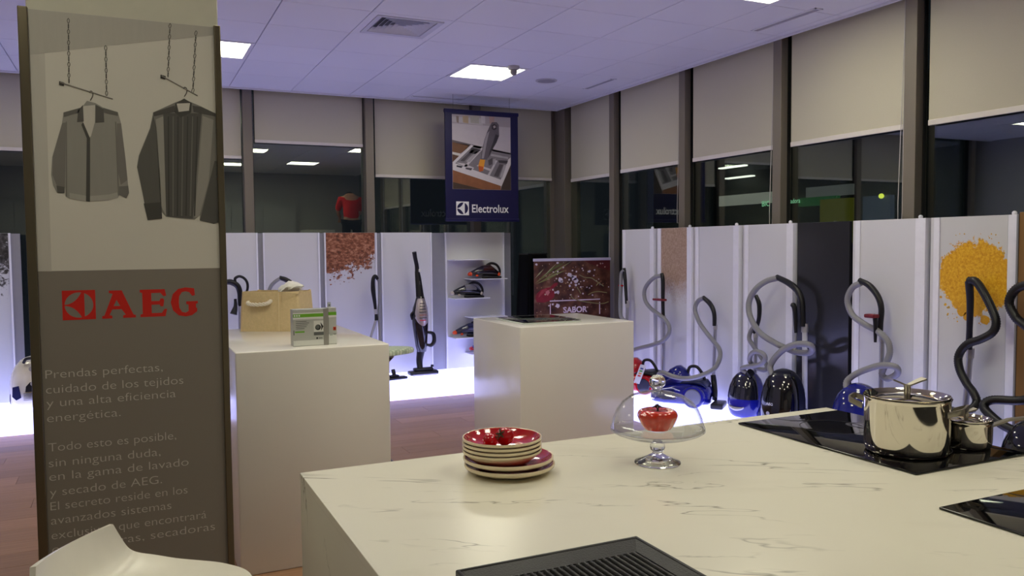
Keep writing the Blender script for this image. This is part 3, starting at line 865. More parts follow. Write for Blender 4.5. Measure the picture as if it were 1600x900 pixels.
LINES = [('Prendas perfectas,', 1.086, .347), ('cuidado de los tejidos', 1.037, .411), ('y una alta eficiencia', .993, .386), ('energética.', .944, .214),
         ('Todo esto es posible,', .848, .383), ('sin ninguna duda,', .797, .332), ('en la gama de lavado', .752, .420), ('y secado de AEG.', .701, .334),
         ('El secreto reside en los', .655, .414), ('avanzados sistemas', .608, .361), ('exclusivos que encontrará', .559, .473), ('en lavadoras, secadoras', .513, .500)]
for s_, z, w_ in LINES:
    text_part('lettering', s_, (-0.254, CY - .0006, z), (1, 0, 0), (0, 0, 1), .028, w_, M_GTXT, pg, offset=-.012)
# joint in the board and floor plate
MB().box((XL - .01, CY - .02, 0.0), (XR + .01, CY + .54, .02), .003).build('base_plate', M_BRASS, t)

# ------------------------------------------------------------------ white display blocks
t = thing('display_block', 'white glossy display block carrying the jute basket', 'display block', (0.775, 4.4, 0), 0)
MB().box((0.42, 3.83, 0.0), (1.135, 4.97, 1.03), .006).build('block_body', M_WHITEBLOCK, t, 30)
t = thing('display_block', 'white glossy display block with a clear tray on top, beyond the plates', 'display block', (2.42, 4.55, 0), 0)
MB().box((2.03, 4.22, 0.0), (2.81, 4.93, 1.03), .006).build('block_body', M_WHITEBLOCK, t, 30)
t = thing('acrylic_tray', 'thin clear acrylic leaflet tray lying on the white block', 'tray', (2.31, 4.54, 1.03))
M_SHEET = thin_glass('clear_acrylic', (.95, .97, .95))
MB().box((2.11, 4.33, 1.0302), (2.50, 4.74, 1.036), .002).build('base_sheet', P('tray_white', (200, 204, 196), .2), t, 30)
MB().box((2.13, 4.36, 1.0365), (2.48, 4.72, 1.040)).build('leaflet', P('leaflet_print', (204, 206, 192), 0.5, noise=(9, .25)), t)
MB().box((2.11, 4.33, 1.041), (2.50, 4.74, 1.047), .002).build('cover_sheet', M_SHEET, t, 30)

# ------------------------------------------------------------------ jute basket with cloth
BR = math.radians(-30)
bx = Matrix.Translation((0.565, 4.815, 1.03)) @ Matrix.Rotation(BR, 4, 'Z')
t = thing('jute_basket', 'tan jute basket with white rope handles on the block', 'basket', (0.74, 4.80, 1.03))
M_JUTE = P('jute_cloth', (206, 184, 142), 0.85, spec=0.15, noise=(60, .14), bump=(260, .35))
BW, BD, BH = 0.335, 0.24, 0.222
def rrect(x0, y0, x1, y1, r, z, n=5, wob=0.0):
    out = []
    for cx, cy, a0 in ((x1 - r, y1 - r, 0), (x0 + r, y1 - r, 90), (x0 + r, y0 + r, 180), (x1 - r, y0 + r, 270)):
        for k in range(n + 1):
            a = math.radians(a0 + 90 * k / n)
            out.append(Vector((cx + r * math.cos(a), cy + r * math.sin(a), z + wob * math.sin(cx * 40 + cy * 23 + k))))
    return out
m = MB(bx)
rings = [rrect(-.008, -.008, BW + .008, BD + .008, .02, 0.0), rrect(-.006, -.006, BW + .006, BD + .006, .02, .10), rrect(0.004, 0.0, BW - .002, BD, .018, BH, wob=.003),
         rrect(.010, .006, BW - .008, BD - .006, .015, BH, wob=.003), rrect(.004, .004, BW - .004, BD - .004, .015, .11), rrect(.006, .006, BW - .006, BD - .006, .015, .012)]
m.loft(rings)
m.build('basket_body', M_JUTE, t, 40)
def rope(m, pts, r):
    p = spline(pts, 14)
    for ph in (0, 2 * math.pi / 3, 4 * math.pi / 3):
        q = []
        for i, a in enumerate(p):
            tng = (p[min(i + 1, len(p) - 1)] - p[max(i - 1, 0)]).normalized()
            u = tng.cross(Vector((0, 1, .2))).normalized(); w_ = tng.cross(u)
            q.append(a + (u * math.cos(i * .42 + ph) + w_ * math.sin(i * .42 + ph)) * r * .72)
        m.tube(q, r * .52, 6, smooth=False)
M_ROPE = P('cotton_rope', (232, 224, 208), 0.8, noise=(90, .08))
m = MB(bx); rope(m, [(.045, .0, .165), (.05, -.014, .158), (.09, -.02, .152), (.15, -.02, .156), (.172, -.014, .165), (.176, .0, .172)], .0095); m.build('rope_handle', M_ROPE, t, 60)
m = MB(bx); rope(m, [(BW - .05, BD, .165), (BW - .06, BD + .016, .158), (BW - .10, BD + .02, .152), (BW - .15, BD + .02, .156), (BW - .165, BD + .014, .165), (BW - .168, BD, .172)], .0095); m.build('rope_handle', M_ROPE, t, 60)
m = MB(bx); m.box((.222, -.0105, .003), (.2245, -.0025, BH - .003)); m.build('side_seam', P('jute_seam', (220, 202, 164), .85), t)
# fold of the rim at the far corner
m = MB(bx); m.plate([(BW - .10, -.001, BH - .06), (BW + .0, -.002, BH - .012), (BW + .012, .07, BH + .006), (BW + .004, .004, BH + .004), (BW - .09, -.003, BH + .002)], (.2, -1, 0), .003); m.build('rim_fold', M_JUTE, t)
t2 = thing('folded_cloth', 'crumpled white cloth sticking out of the jute basket', 'cloth', (0.83, 4.76, 1.2))
m = MB(bx)
rings = []
for i in range(9):
    f = i / 8
    cx = .20 + .13 * f; zc = .214 + .024 * math.sin(f * 2.2) + .012 * f
    rr = .009 + .027 * math.sin(math.pi * min(1, f * .8 + .18))
    rings.append([Vector((cx + .01 * math.sin(a * 3), .075 + 1.5 * rr * math.cos(a) * (1 + .22 * math.sin(3 * a + i * 1.7)), zc + rr * math.sin(a) * (1 + .20 * math.cos(4 * a + i * 1.3)))) for a in [2 * math.pi * k / 18 for k in range(18)]])
m.loft(rings); m.build('cloth', P('white_cotton', (232, 230, 222), .85, spec=.1, bump=(120, .3)), t2, 60)

# ------------------------------------------------------------------ cleaning product boxes
M_CARD = P('silver_card', (176, 178, 172), 0.28, spec=.5, noise=(7, .05))
M_GREENP = P('green_print', (104, 166, 40), .4); M_WHP = P('white_card_print', (214, 216, 210), .4); M_GRYP = P('grey_print', (92, 94, 92), .4); M_DKP = P('dark_print', (26, 26, 26), .4)
def cbox(name, lab, x0, x1, y0, y1, h):
    t = thing(name, lab, 'box', ((x0 + x1) / 2, (y0 + y1) / 2, 1.03))
    MB().box((x0, y0, 1.03), (x1, y1, 1.03 + h), .0015).build('carton', M_CARD, t)
    return t
def pr_(t, name, x0, x1, z0, z1, mat, y, l=1):
    return MB().box((x0, y - .0004 * l, 1.03 + z0), (x1, y - .0004 * (l - 1), 1.03 + z1)).build(name, mat, t)
FY = 3.925
t = cbox('product_box', 'silver carton with wide green band and washing machine drum picture', .695, .862, FY, FY + .07, .176)
def pf(*a, **k): return pr_(t, *a, FY, **k)
pf('green_band', .695, .838, .139, .155, M_GREENP)
pf('white_band', .695, .838, .128, .139, M_WHP); pf('white_band', .695, .838, .155, .160, M_WHP)
pf('white_foot', .695, .838, .004, .028, M_WHP)
pf('spine', .838, .862, .0, .176, P('spine_grey', (140, 138, 132), .35))
for k, w_ in enumerate((.05, .062, .055, .05, .04)):
    pf('fine_print', .708, .708 + w_, .118 - k * .0085, .1205 - k * .0085, M_GRYP)
pf('green_label', .703, .748, .066, .073, M_GREENP); pf('fine_print', .6965, .6995, .055, .078, M_DKP)
pf('drum_picture', .792, .838, .050, .120, M_WHP)
pf('picture_floor', .792, .838, .050, .066, M_GRYP, l=2)
MB().lathe_axis([(0, 0), (.0135, 0), (.0135, .0006), (0, .0006)], (.812, FY - .0006, .0 + 1.03 + .088), (0, -1, 0), 24).build('drum_ring', M_DKP, t)
MB().lathe_axis([(0, 0), (.0095, 0), (.0095, .0006), (0, .0006)], (.810, FY - .0012, 1.03 + .090), (0, -1, 0), 24).build('drum_opening', M_GRYP, t)
MB().plate([(.824, FY - .0008, 1.03 + .112), (.838, FY - .0008, 1.03 + .092), (.826, FY - .0008, 1.03 + .070), (.828, FY - .0008, 1.03 + .09)], (0, -1, 0), .0004).build('drum_brush', M_DKP, t)
pf('fine_print', .803, .811, .032, .040, M_DKP); pf('fine_print', .814, .832, .034, .038, M_GRYP)
for k in range(3):
    pf('fine_print', .699 + k * .011, .706 + k * .011, .1425, .1515, M_WHP, l=2)
t = cbox('product_box', 'slim silver carton with green band and small orange hazard symbol', .866, .905, FY + .015, FY + .075, .178)
y_ = FY + .015
def pf2(*a, **k): return pr_(t, *a, y_, **k)
pf2('green_band', .866, .905, .142, .158, M_GREENP); pf2('white_band', .866, .905, .132, .142, M_WHP); pf2('white_foot', .866, .905, .004, .05, M_WHP)
pf2('hazard_square', .888, .902, .068, .085, P('hazard_orange', (214, 74, 30), .4))
for dx in (1, -1):
    MB().plate([(.8895 if dx > 0 else .9005, y_ - .0006, 1.03 + .070), (.8915 if dx > 0 else .8985, y_ - .0006, 1.03 + .070), (.9005 if dx > 0 else .8895, y_ - .0006, 1.03 + .083), (.8985 if dx > 0 else .8915, y_ - .0006, 1.03 + .083)], (0, -1, 0), .0004).build('hazard_cross', M_DKP, t)
pf2('fine_print', .872, .885, .045, .048, P('green_dark', (60, 120, 60), .5)); pf2('fine_print', .889, .902, .048, .051, M_GRYP)
MB().box((.8665, y_ + .02, 1.03 + .178), (.8695 + .014, y_ + .0212, 1.03 + .205), .0004).build('hang_tab', P('tab_card', (170, 172, 176), .4), t)
MB().box((.872, y_ + .0194, 1.03 + .187), (.880, y_ + .0202, 1.03 + .193)).build('hang_hole', M_GRYP, t)

# ------------------------------------------------------------------ ironing board
t = thing('ironing_board', 'ironing board with pale green quilted cover, its tip past the block', 'ironing board', (1.25, 5.45, 0))
m = MB()
def board_ring(z, g):
    out = []
    for k in range(48):
        a = 2 * math.pi * k / 48
        u = math.cos(a); v = math.sin(a)
        x = .62 + (1.14 if u < 0 else 1.14) * 0
        xx = 1.20 + .58 * (abs(u) ** .75) * (1 if u > 0 else -1)
        wd = (.19 if u < .2 else .19 * (1 - ((u - .2) / .8) ** 2 * .45))
        out.append(Vector((xx + g * u, 5.43 + (wd * (abs(v) ** .7) * (1 if v > 0 else -1)) + g * v, z)))
    return out
m.loft([board_ring(.765, -.01), board_ring(.768, 0), board_ring(.788, .004), board_ring(.800, -.004), board_ring(.804, -.02)])
def quilt():
    q = P('quilted_cover', (196, 214, 176), .8, spec=.2)
    nt = q.node_tree; b = nt.nodes['Principled BSDF']
    geo = nt.nodes.new('ShaderNodeNewGeometry')
    hs = []
    for rot in (0.785, -0.785):
        mp = nt.nodes.new('ShaderNodeMapping'); mp.inputs['Rotation'].default_value = (0, 0, rot)
        wv = nt.nodes.new('ShaderNodeTexWave'); wv.inputs['Scale'].default_value = 11
        nt.links.new(geo.outputs['Position'], mp.inputs['Vector']); nt.links.new(mp.outputs['Vector'], wv.inputs['Vector']); hs.append(wv.outputs['Fac'])
    ma = nt.nodes.new('ShaderNodeMath'); ma.operation = 'MULTIPLY'
    nt.links.new(hs[0], ma.inputs[0]); nt.links.new(hs[1], ma.inputs[1])
    rp = ramp_nodes(nt, [(.0, lin((172, 188, 158))), (.25, lin((206, 218, 190))), (1, lin((222, 228, 204)))])
    nt.links.new(ma.outputs[0], rp.inputs['Fac']); nt.links.new(rp.outputs['Color'], b.inputs['Base Color'])
    bp = nt.nodes.new('ShaderNodeBump'); bp.inputs['Strength'].default_value = .5; bp.inputs['Distance'].default_value = .01
    nt.links.new(ma.outputs[0], bp.inputs['Height']); nt.links.new(bp.outputs['Normal'], b.inputs['Normal'])
    return q
m.build('board_top', quilt(), t, 50)
MB().box((.75, 5.36, .745), (1.62, 5.39, .765)).box((.75, 5.47, .745), (1.62, 5.50, .765)).build('rail', M_GREYPANEL, t)
for (xa, xb, yo) in ((.80, 1.62, -.045), (1.60, .78, .045)):
    MB().tube([(xa, 5.43 + yo, .0 + .02), (xb, 5.43 + yo * .6, .75)], .014, 10, smooth=False).build('leg', P('board_leg', (70, 70, 66), .4, metal=.3), t, 40)
    MB().cyl((xa, 5.43 - .16, .015), (xa, 5.43 + .16, .015), .015).build('foot_bar', M_BLACKPL, t, 40)

# ------------------------------------------------------------------ hanging banner
t = thing('hanging_banner', 'navy hanging banner showing a handheld vacuum in a cutlery drawer', 'banner', (3.47, 8.10, 1.76))
M_NAVY = P('navy_vinyl', (26, 24, 66), .42, spec=.35, noise=(5, .05))
BX0, BX1, BZ0, BZ1, BY = 3.04, 3.895, 1.765, 2.945, 8.10
MB().box((BX0 + .004, BY + .002, BZ0 + .02), (BX1 - .004, BY + .028, BZ1 - .02), .003).build('banner_sheet', M_NAVY, t)
MB().cyl((BX0, BY + .014, BZ1 - .02), (BX1, BY + .014, BZ1 - .02), .022).build('top_pole', M_NAVY, t, 40)
MB().cyl((BX0, BY + .014, BZ0 + .018), (BX1, BY + .014, BZ0 + .018), .020).build('bottom_pole', M_NAVY, t, 40)
for x in (BX0 + .1, BX1 - .1):
    MB().cyl((x, BY + .014, BZ1), (x, BY + .014, CZ + .01), .0018, n=6).build('wire', M_ALU, t)
pic = MB().box((3.12, BY, 2.105), (3.80, BY + .002, 2.89)).build('printed_picture', P('picture_wall', (150, 142, 148), .5, noise=(4, .06)), t)
QB = quad_map([(58, 43), (518, 76), (520, 632), (62, 612)], [(3.122, 2.888), (3.798, 2.888), (3.798, 2.107), (3.122, 2.107)])
def bart(name, pts, rgb, layer, nz=.08):
    out = []
    for x, y in pts:
        u, v = QB(x, y)
        out.append((min(max(u, 3.121), 3.799), BY - .0004 * layer, min(max(v, 2.106), 2.889)))
    return MB().plate(out, (0, -1, 0), .0003).build(name, P('banner_%d_%d_%d' % rgb, rgb, .5, noise=(14, nz)), pic)
bart('printed_wall_tiles', [(58, 60), (300, 78), (300, 130), (60, 100)], (166, 160, 166), 1)
for k, (x, w_) in enumerate(((90, 20), (140, 46), (200, 70), (285, 34), (350, 40))):
    bart('printed_kitchen_jar', [(x, 56), (x + w_, 58), (x + w_, 112 + k * 3), (x + 4, 104 + k * 3)], ((120, 104, 98), (158, 138, 112), (150, 146, 140), (176, 170, 178), (156, 130, 128))[k], 2, .2)
bart('printed_backsplash', [(58, 112), (518, 150), (518, 352), (280, 305), (58, 245)], (172, 164, 172), 1)
bart('printed_worktop', [(58, 238), (300, 298), (518, 346), (518, 358), (290, 312), (58, 256)], (92, 82, 86), 2)
bart('printed_cabinet', [(58, 256), (210, 285), (120, 345), (58, 330)], (104, 70, 48), 2, .25)
bart('printed_cabinet', [(58, 330), (125, 345), (112, 362), (58, 348)], (186, 180, 180), 3)
bart('printed_cabinet', [(58, 348), (112, 362), (60, 410)], (84, 54, 38), 3, .25)
bart('printed_drawer_interior', [(200, 275), (520, 350), (518, 395), (438, 560), (62, 440), (62, 405)], (112, 106, 114), 2, .2)
bart('printed_drawer_rim', [(62, 405), (205, 278), (225, 284), (80, 418), (440, 550), (500, 396), (520, 380), (520, 430), (446, 600), (62, 468)], (192, 186, 192), 3)
bart('printed_drawer_front', [(62, 468), (438, 598), (440, 628), (300, 622), (62, 560)], (124, 78, 50), 3, .3)
bart('printed_drawer_shadow', [(446, 600), (520, 440), (520, 632), (440, 629)], (58, 46, 40), 3)
bart('printed_cabinet', [(62, 560), (300, 622), (62, 612)], (62, 46, 36), 3)
for a in ([(290, 300), (306, 306), (170, 446), (150, 440)], [(248, 440), (262, 432), (372, 470), (360, 484)], [(400, 400), (414, 404), (350, 520), (334, 514)], [(86, 412), (150, 420), (230, 455), (215, 470)]):
    bart('printed_divider', a, (178, 172, 180), 4)
for k, a in enumerate(([(120, 400), (215, 315), (235, 320), (150, 405)], [(165, 405), (250, 325), (268, 332), (195, 412)], [(210, 300), (285, 318), (240, 350), (190, 340)], [(340, 400), (375, 380), (372, 430), (345, 440)], [(378, 392), (400, 386), (395, 436), (380, 432)], [(420, 400), (498, 405), (490, 428), (425, 420)], [(430, 430), (460, 436), (420, 530), (385, 520)], [(465, 438), (486, 436), (450, 540), (432, 530)], [(92, 432), (140, 440), (130, 455), (90, 445)], [(165, 452), (215, 458), (205, 475), (160, 462)], [(365, 350), (500, 378), (498, 392), (360, 366)])):
    bart('printed_cutlery', a, ((70, 64, 70), (150, 146, 152), (52, 48, 54))[k % 3], 5, .3)
bart('printed_vacuum_body', [(352, 140), (372, 108), (410, 108), (426, 130), (428, 210), (408, 262), (372, 320), (330, 395), (282, 390), (290, 330), (312, 240), (330, 190)], (84, 78, 88), 6, .2)
bart('printed_vacuum_shine', [(330, 195), (352, 175), (330, 262), (306, 385), (288, 385), (296, 325), (314, 245)], (136, 130, 140), 7, .15)
bart('printed_vacuum_grip', [(368, 132), (390, 120), (408, 132), (408, 160), (388, 170), (370, 160)], (48, 40, 50), 7)
bart('printed_vacuum_shine', [(380, 138), (396, 132), (402, 148), (386, 156)], (150, 138, 142), 8)
bart('printed_vacuum_shadow', [(428, 212), (408, 262), (372, 322), (340, 384), (352, 330), (380, 262), (400, 200)], (46, 42, 50), 7)
bart('printed_nozzle', [(276, 390), (316, 396), (300, 478), (268, 486), (262, 440)], (206, 138, 40), 8, .15)
bart('printed_nozzle', [(262, 440), (300, 448), (298, 480), (268, 486)], (168, 78, 30), 9, .2)
emblem(3.158, 1.830, .145, BY + .002, (0, -1, 0), (1, 0, 0), M_WHITETXT, M_NAVY, t, 1)
text_part('lettering', 'Electrolux', (3.338, BY + .0012, 1.861), (1, 0, 0), (0, 0, 1), .085, .432, M_WHITETXT, t, offset=.012)
emblem(3.158 + .62, 1.830, .145, BY + .028, (0, 1, 0), (-1, 0, 0), M_WHITETXT, M_NAVY, t, 1)
text_part('lettering', 'Electrolux', (3.60, BY + .029, 1.861), (-1, 0, 0), (0, 0, 1), .085, .432, M_WHITETXT, t, offset=.012)

# ------------------------------------------------------------------ spice poster on stand, dark draped stand
t = thing('poster_stand', 'brown spice poster with red onion on a standing frame', 'poster', (4.14, 7.35, 0))
SX0, SX1, SY, SZ1 = 3.70, 4.595, 7.35, 1.362
soil = blotch('poster_earth', [(.30, (40, 20, 16)), (.48, (84, 48, 36)), (.62, (112, 72, 54)), (.75, (150, 116, 96))], 9, 9, .4)
MB().box((SX0, SY, .45), (SX1, SY + .012, SZ1 - .02)).build('poster_sheet', soil, t)
ps = [o for o in t.children][0]
MB().box((SX0 - .004, SY - .01, SZ1 - .022), (SX1 + .004, SY + .022, SZ1 + .006), .003).build('top_bar', P('poster_bar', (196, 192, 214), .4), t)
MB().box((SX0 - .004, SY - .03, .43), (SX1 + .004, SY + .04, .46), .003).build('bottom_bar', M_ALU, t)
for x in (SX0 + .05, SX1 - .05):
    MB().box((x - .015, SY + .012, 0), (x + .015, SY + .03, SZ1 - .03)).build('pole', M_ALU, t)
    MB().box((x - .03, SY - .16, 0), (x + .03, SY + .2, .012), .003).build('foot', M_ALU, t)
QS = quad_map([(75, 130), (965, 130), (960, 800), (65, 760)], [(SX0 + .002, SZ1 - .022), (SX1 - .002, SZ1 - .022), (SX1 - .002, .775), (SX0 + .002, .800)])
def sart(name, pts, rgb, layer, nz=.15):
    out = []
    for x, y in pts:
        u, v = QS(x, y); out.append((min(max(u, SX0 + .001), SX1 - .001), SY - .0004 * layer, min(v, SZ1 - .0221)))
    return MB().plate(out, (0, -1, 0), .0003).build(name, P('spice_%d_%d_%d' % rgb, rgb, .45, noise=(16, nz)), ps)
sart('printed_red_glow', [(650, 130), (965, 130), (965, 260), (830, 220), (700, 160)], (92, 34, 34), 1, .3)
rn = random.Random(3)
LEAF = [((72, 390), (300, 210), 26), ((75, 330), (180, 215), 14), ((120, 350), (400, 130), 24), ((190, 330), (500, 132), 20), ((80, 400), (360, 270), 30), ((160, 320), (330, 150), 12), ((260, 240), (450, 130), 16), ((200, 330), (430, 240), 22)]
for k, (a, b, w_) in enumerate(LEAF):
    d = Vector((b[0] - a[0], b[1] - a[1])); n_ = Vector((-d.y, d.x)).normalized() * w_ * .5
    mid = (a[0] + d.x * .5, a[1] + d.y * .5)
    sart('printed_rosemary_leaf', [a, (mid[0] + n_.x, mid[1] + n_.y), b, (mid[0] - n_.x, mid[1] - n_.y)], ((122, 124, 70), (168, 170, 128), (96, 102, 52), (142, 146, 92))[k % 4], 2 + k * .3)
sart('printed_onion', [(75, 560), (90, 510), (140, 465), (200, 445), (245, 440), (290, 395), (330, 385), (335, 410), (275, 460), (300, 510), (285, 560), (240, 600), (170, 620), (90, 610)], (132, 30, 44), 4, .3)
sart('printed_onion_shine', [(190, 490), (225, 470), (240, 500), (215, 540), (195, 520)], (196, 120, 124), 5)
sart('printed_onion_edge', [(150, 470), (200, 452), (210, 470), (150, 520), (110, 560), (112, 530)], (164, 60, 70), 5, .3)
for k in range(120):
    x = rn.uniform(85, 955); y = rn.uniform(140, 745)
    if rn.random() < .55: x, y = rn.gauss(480, 180), rn.gauss(380, 130)
    if not (80 < x < 955 and 135 < y < 750): continue
    s = rn.choice((4, 6, 8, 10, 12))
    c = rn.choice(((220, 206, 210), (196, 168, 150), (160, 128, 92), (206, 190, 206), (140, 96, 74)))
    sart('printed_salt_grain', [(x + s * math.cos(a) * rn.uniform(.7, 1.1), y + s * math.sin(a) * rn.uniform(.7, 1.1)) for a in [i * 1.047 for i in range(6)]], c, 6)
for cx, cy, s in ((470, 295, 30), (520, 340, 38), (545, 370, 34), (360, 355, 34), (500, 320, 24), (545, 425, 18), (470, 432, 15), (330, 500, 24), (710, 260, 18), (325, 665, 30), (270, 645, 16), (335, 152, 16), (95, 165, 16), (300, 505, 16), (380, 375, 18)):
    sart('printed_salt_crystal', [(cx + s * math.cos(a) * rn.uniform(.6, 1.1), cy + s * math.sin(a) * rn.uniform(.6, 1.1)) for a in [i * .7 for i in range(9)]], (214, 202, 216), 7, .12)
for pts in ([(585, 300), (650, 335), (730, 345), (790, 385), (880, 450)], [(690, 550), (740, 525), (810, 515), (920, 535)], [(485, 545), (500, 580), (560, 610), (700, 645), (860, 668), (940, 650)], [(555, 450), (580, 490), (600, 530)], [(790, 440), (820, 405)]):
    q = []
    for x, y in pts:
        u, v = QS(x, y); q.append((u, SY - .002, v))
    MB().tube(q, .005, 5, 4).build('printed_stem', P('stem_green', (136, 128, 84), .5), ps)
M_SW = P('poster_white_ink', (226, 206, 222), .5)
def sline(a, b, w_=.004):
    (x0, z0), (x1, z1) = QS(*a), QS(*b)
    MB().box((min(x0, x1) - w_, SY - .0035, min(z0, z1) - w_), (max(x0, x1) + w_, SY - .003, max(z0, z1) + w_)).build('printed_frame_line', M_SW, ps)
sline((240, 604), (830, 612)); sline((240, 640), (240, 760)); sline((828, 650), (828, 790))
u0_, v0_ = QS(390, 755); u1_, _ = QS(675, 755)
text_part('lettering', 'SABOR', (u0_, SY - .003, v0_), (1, 0, 0), (0, 0, 1), .058, u1_ - u0_, M_SW, ps, offset=.03)

t = thing('draped_stand', 'tall black draped stand between the shelf panel and the poster', 'stand', (4.05, 8.1, 0))
m = MB()
rings = []
for i, (z, sx, sy) in enumerate(((0.0, .175, .17), (.4, .165, .16), (.9, .15, .15), (1.30, .135, .135), (1.385, .132, .132), (1.40, .125, .125))):
    rg = []
    for k in range(40):
        a = 2 * math.pi * k / 40
        c_, s_ = math.cos(a), math.sin(a)
        rg.append(Vector((4.06 + sx * (abs(c_) ** .4) * (1 if c_ > 0 else -1) * (1 + (.05 if i < 3 else .0) * math.sin(k * 1.9)), 8.1 + sy * (abs(s_) ** .4) * (1 if s_ > 0 else -1) * (1 + (.05 if i < 3 else .0) * math.cos(k * 2.3)), z)))
    rings.append(rg)
m.loft(rings); m.build('drape', P('black_cloth', (9, 9, 10), .9, spec=.1), t, 50)
MB().box((3.94, 7.98, 1.40), (4.18, 8.22, 1.415), .003).build('stand_top', M_BLACKPL, t)

# ------------------------------------------------------------------ vacuum cleaners on the window-side plinth
HR = 0.0200
def grip(t, pts, r=0.017, mat=None, name='handle'):
    return MB().tube(pts, [r * .95, r * 1.1, r * 1.05, r * .95, r * .9], 12, 5).build(name, mat or M_BLACKPL, t, 60)
def wand(t, a, b, r=.0155, mat=None, collar=True):
    o = MB().cyl(a, b, r, n=14).build('wand_tube', mat or M_TUBE, t, 50)
    if collar:
        a_, b_ = Vector(a), Vector(b)
        MB().cyl(a_ + (b_ - a_) * .0, a_ + (b_ - a_) * .09, r * 1.28, n=14).build('wand_collar', M_SILVER, o, 50)
    return o
def egg(t, cx, cy, z0, w_, d_, h, m_low, m_top, lean=0.06, split=.42, rz=0.0):
    """Canister standing on its tail, front towards -x: lower shell, glossy lid, wheels, ring seam."""
    M = Matrix.Translation((cx, cy, z0)) @ Matrix.Rotation(rz, 4, 'Z')
    def ring(f, g=0.0):
        # f: 0 bottom .. 1 top
        prof = np.interp(f, [0, .04, .14, .32, .5, .68, .82, .92, .97, 1.0], [.62, .80, .94, 1.0, .98, .90, .76, .56, .38, .12])
        sx = d_ / 2 * prof * (1 + g); sy = w_ / 2 * prof * (1 + g)
        ox = lean * (f - .3) * h
        out = []
        for k in range(32):
            a = 2 * math.pi * k / 32
            c_, s_ = math.cos(a), math.sin(a)
            ex = .8 if c_ < 0 else .55
            out.append(Vector((ox + sx * abs(c_) ** ex * (1 if c_ > 0 else -1), sy * abs(s_) ** .85 * (1 if s_ > 0 else -1), .012 + f * (h - .012))))
        return out
    body = MB(M).loft([ring(f) for f in [0, .02, .05, .10, .16, .24, .32, .42, .5, .58, .66, .74, .82, .88, .92, .95, .975, 1.0]]).build('body', m_low, t, 50)
    # glossy front lid: shell over the front side
    m = MB(M)
    rows = []
    for f in np.linspace(split, .95, 13):
        rg = ring(f, .022)
        idx = [k for k in range(9, 24)]
        rows.append([rg[k] for k in idx])
    n = len(rows[0]); vs = [p for r_ in rows for p in r_]
    fs = [(i * n + k, i * n + k + 1, (i + 1) * n + k + 1, (i + 1) * n + k) for i in range(len(rows) - 1) for k in range(n - 1)]
    inner = [(p + Vector((.012, 0, 0))) for p in vs]
    N = len(vs)
    fs2 = fs + [tuple(N + q for q in reversed(f_)) for f_ in fs]
    per = [k for k in range(n)] + [i * n + n - 1 for i in range(1, len(rows))] + [(len(rows) - 1) * n + k for k in range(n - 2, -1, -1)] + [i * n for i in range(len(rows) - 2, 0, -1)]
    fs2 += [(per[i], per[(i + 1) % len(per)], N + per[(i + 1) % len(per)], N + per[i]) for i in range(len(per))]
    m.add(vs + inner, fs2)
    m.build('front_lid', m_top, t, 50)
    return M, body
def wheel(t, M, x, y, z, r, wd, m_tyre, m_cap):
    s = 1 if y > 0 else -1
    o = MB(M).lathe_axis([(0, 0), (r, 0), (r * 1.0, wd * .5), (r * .92, wd), (0, wd)], (x, y, z), (0, s, 0), 26).build('wheel', m_tyre, t, 40)
    MB(M).lathe_axis([(0, 0), (r * .74, 0), (r * .68, wd * .3), (0, wd * .36)], (x, y + s * wd, z), (0, s, 0), 24).build('hub_cap', m_cap, o, 40)
def foot(t, M, m=None):
    """Floor nozzle under a wand; local frame, nozzle along y."""
    o = MB(M).box((-.045, -.13, .004), (.05, .13, .030), .01).box((-.02, -.05, .028), (.035, .05, .05), .012).build('floor_nozzle', m or M_BLACKPL, t, 40)
    MB(M).cyl((0, 0, .035), (.03, 0, .10), .02, n=14).build('nozzle_neck', m or M_BLACKPL, o, 50)
    return o

h1 = [(4.42, 6.802, 1.251), (4.41, 6.844, 1.212), (4.4, 6.841, 1.073), (4.39, 6.837, 0.883), (4.38, 6.799, 0.785), (4.37, 6.681, 0.738), (4.346, 6.578, 0.655), (4.322, 6.553, 0.597), (4.298, 6.583, 0.534), (4.274, 6.625, 0.432), (4.2, 6.72, 0.35)]
h2 = [(4.42, 6.184, 1.214), (4.416, 6.278, 1.199), (4.412, 6.384, 1.139), (4.408, 6.444, 1.062), (4.404, 6.422, 0.969), (4.4, 6.319, 0.901), (4.396, 6.187, 0.854), (4.392, 6.089, 0.816), (4.38, 6.012, 0.76), (4.36, 6.0, 0.691), (4.34, 6.077, 0.621), (4.32, 6.236, 0.569), (4.3, 6.401, 0.524), (4.25, 6.542, 0.465), (4.18, 6.594, 0.40), (4.16, 6.54, 0.35)]
h3 = [(4.42, 5.573, 1.043), (4.411, 5.642, 1.013), (4.402, 5.671, 0.943), (4.393, 5.619, 0.853), (4.384, 5.514, 0.769), (4.376, 5.399, 0.697), (4.367, 5.312, 0.641), (4.353, 5.282, 0.579), (4.323, 5.296, 0.498), (4.27, 5.325, 0.450), (4.205, 5.405, 0.405), (4.13, 5.47, 0.39), (4.08, 5.56, 0.40), (4.07, 5.67, 0.415), (4.075, 5.74, 0.39), (4.10, 5.76, 0.33)]
h4 = [(4.25, 4.80, 0.50), (4.242, 4.887, 0.532), (4.233, 4.856, 0.556), (4.225, 4.764, 0.578), (4.217, 4.669, 0.604), (4.208, 4.603, 0.648), (4.2, 4.61, 0.688), (4.208, 4.693, 0.699), (4.217, 4.761, 0.67), (4.24, 4.802, 0.615), (4.27, 4.8, 0.580), (4.29, 4.755, 0.553), (4.30, 4.700, 0.553), (4.31, 4.695, 0.585), (4.325, 4.768, 0.634), (4.348, 4.848, 0.678), (4.38, 4.929, 0.713), (4.39, 4.977, 0.747), (4.4, 4.988, 0.785), (4.41, 4.975, 0.825), (4.42, 4.962, 0.849)]
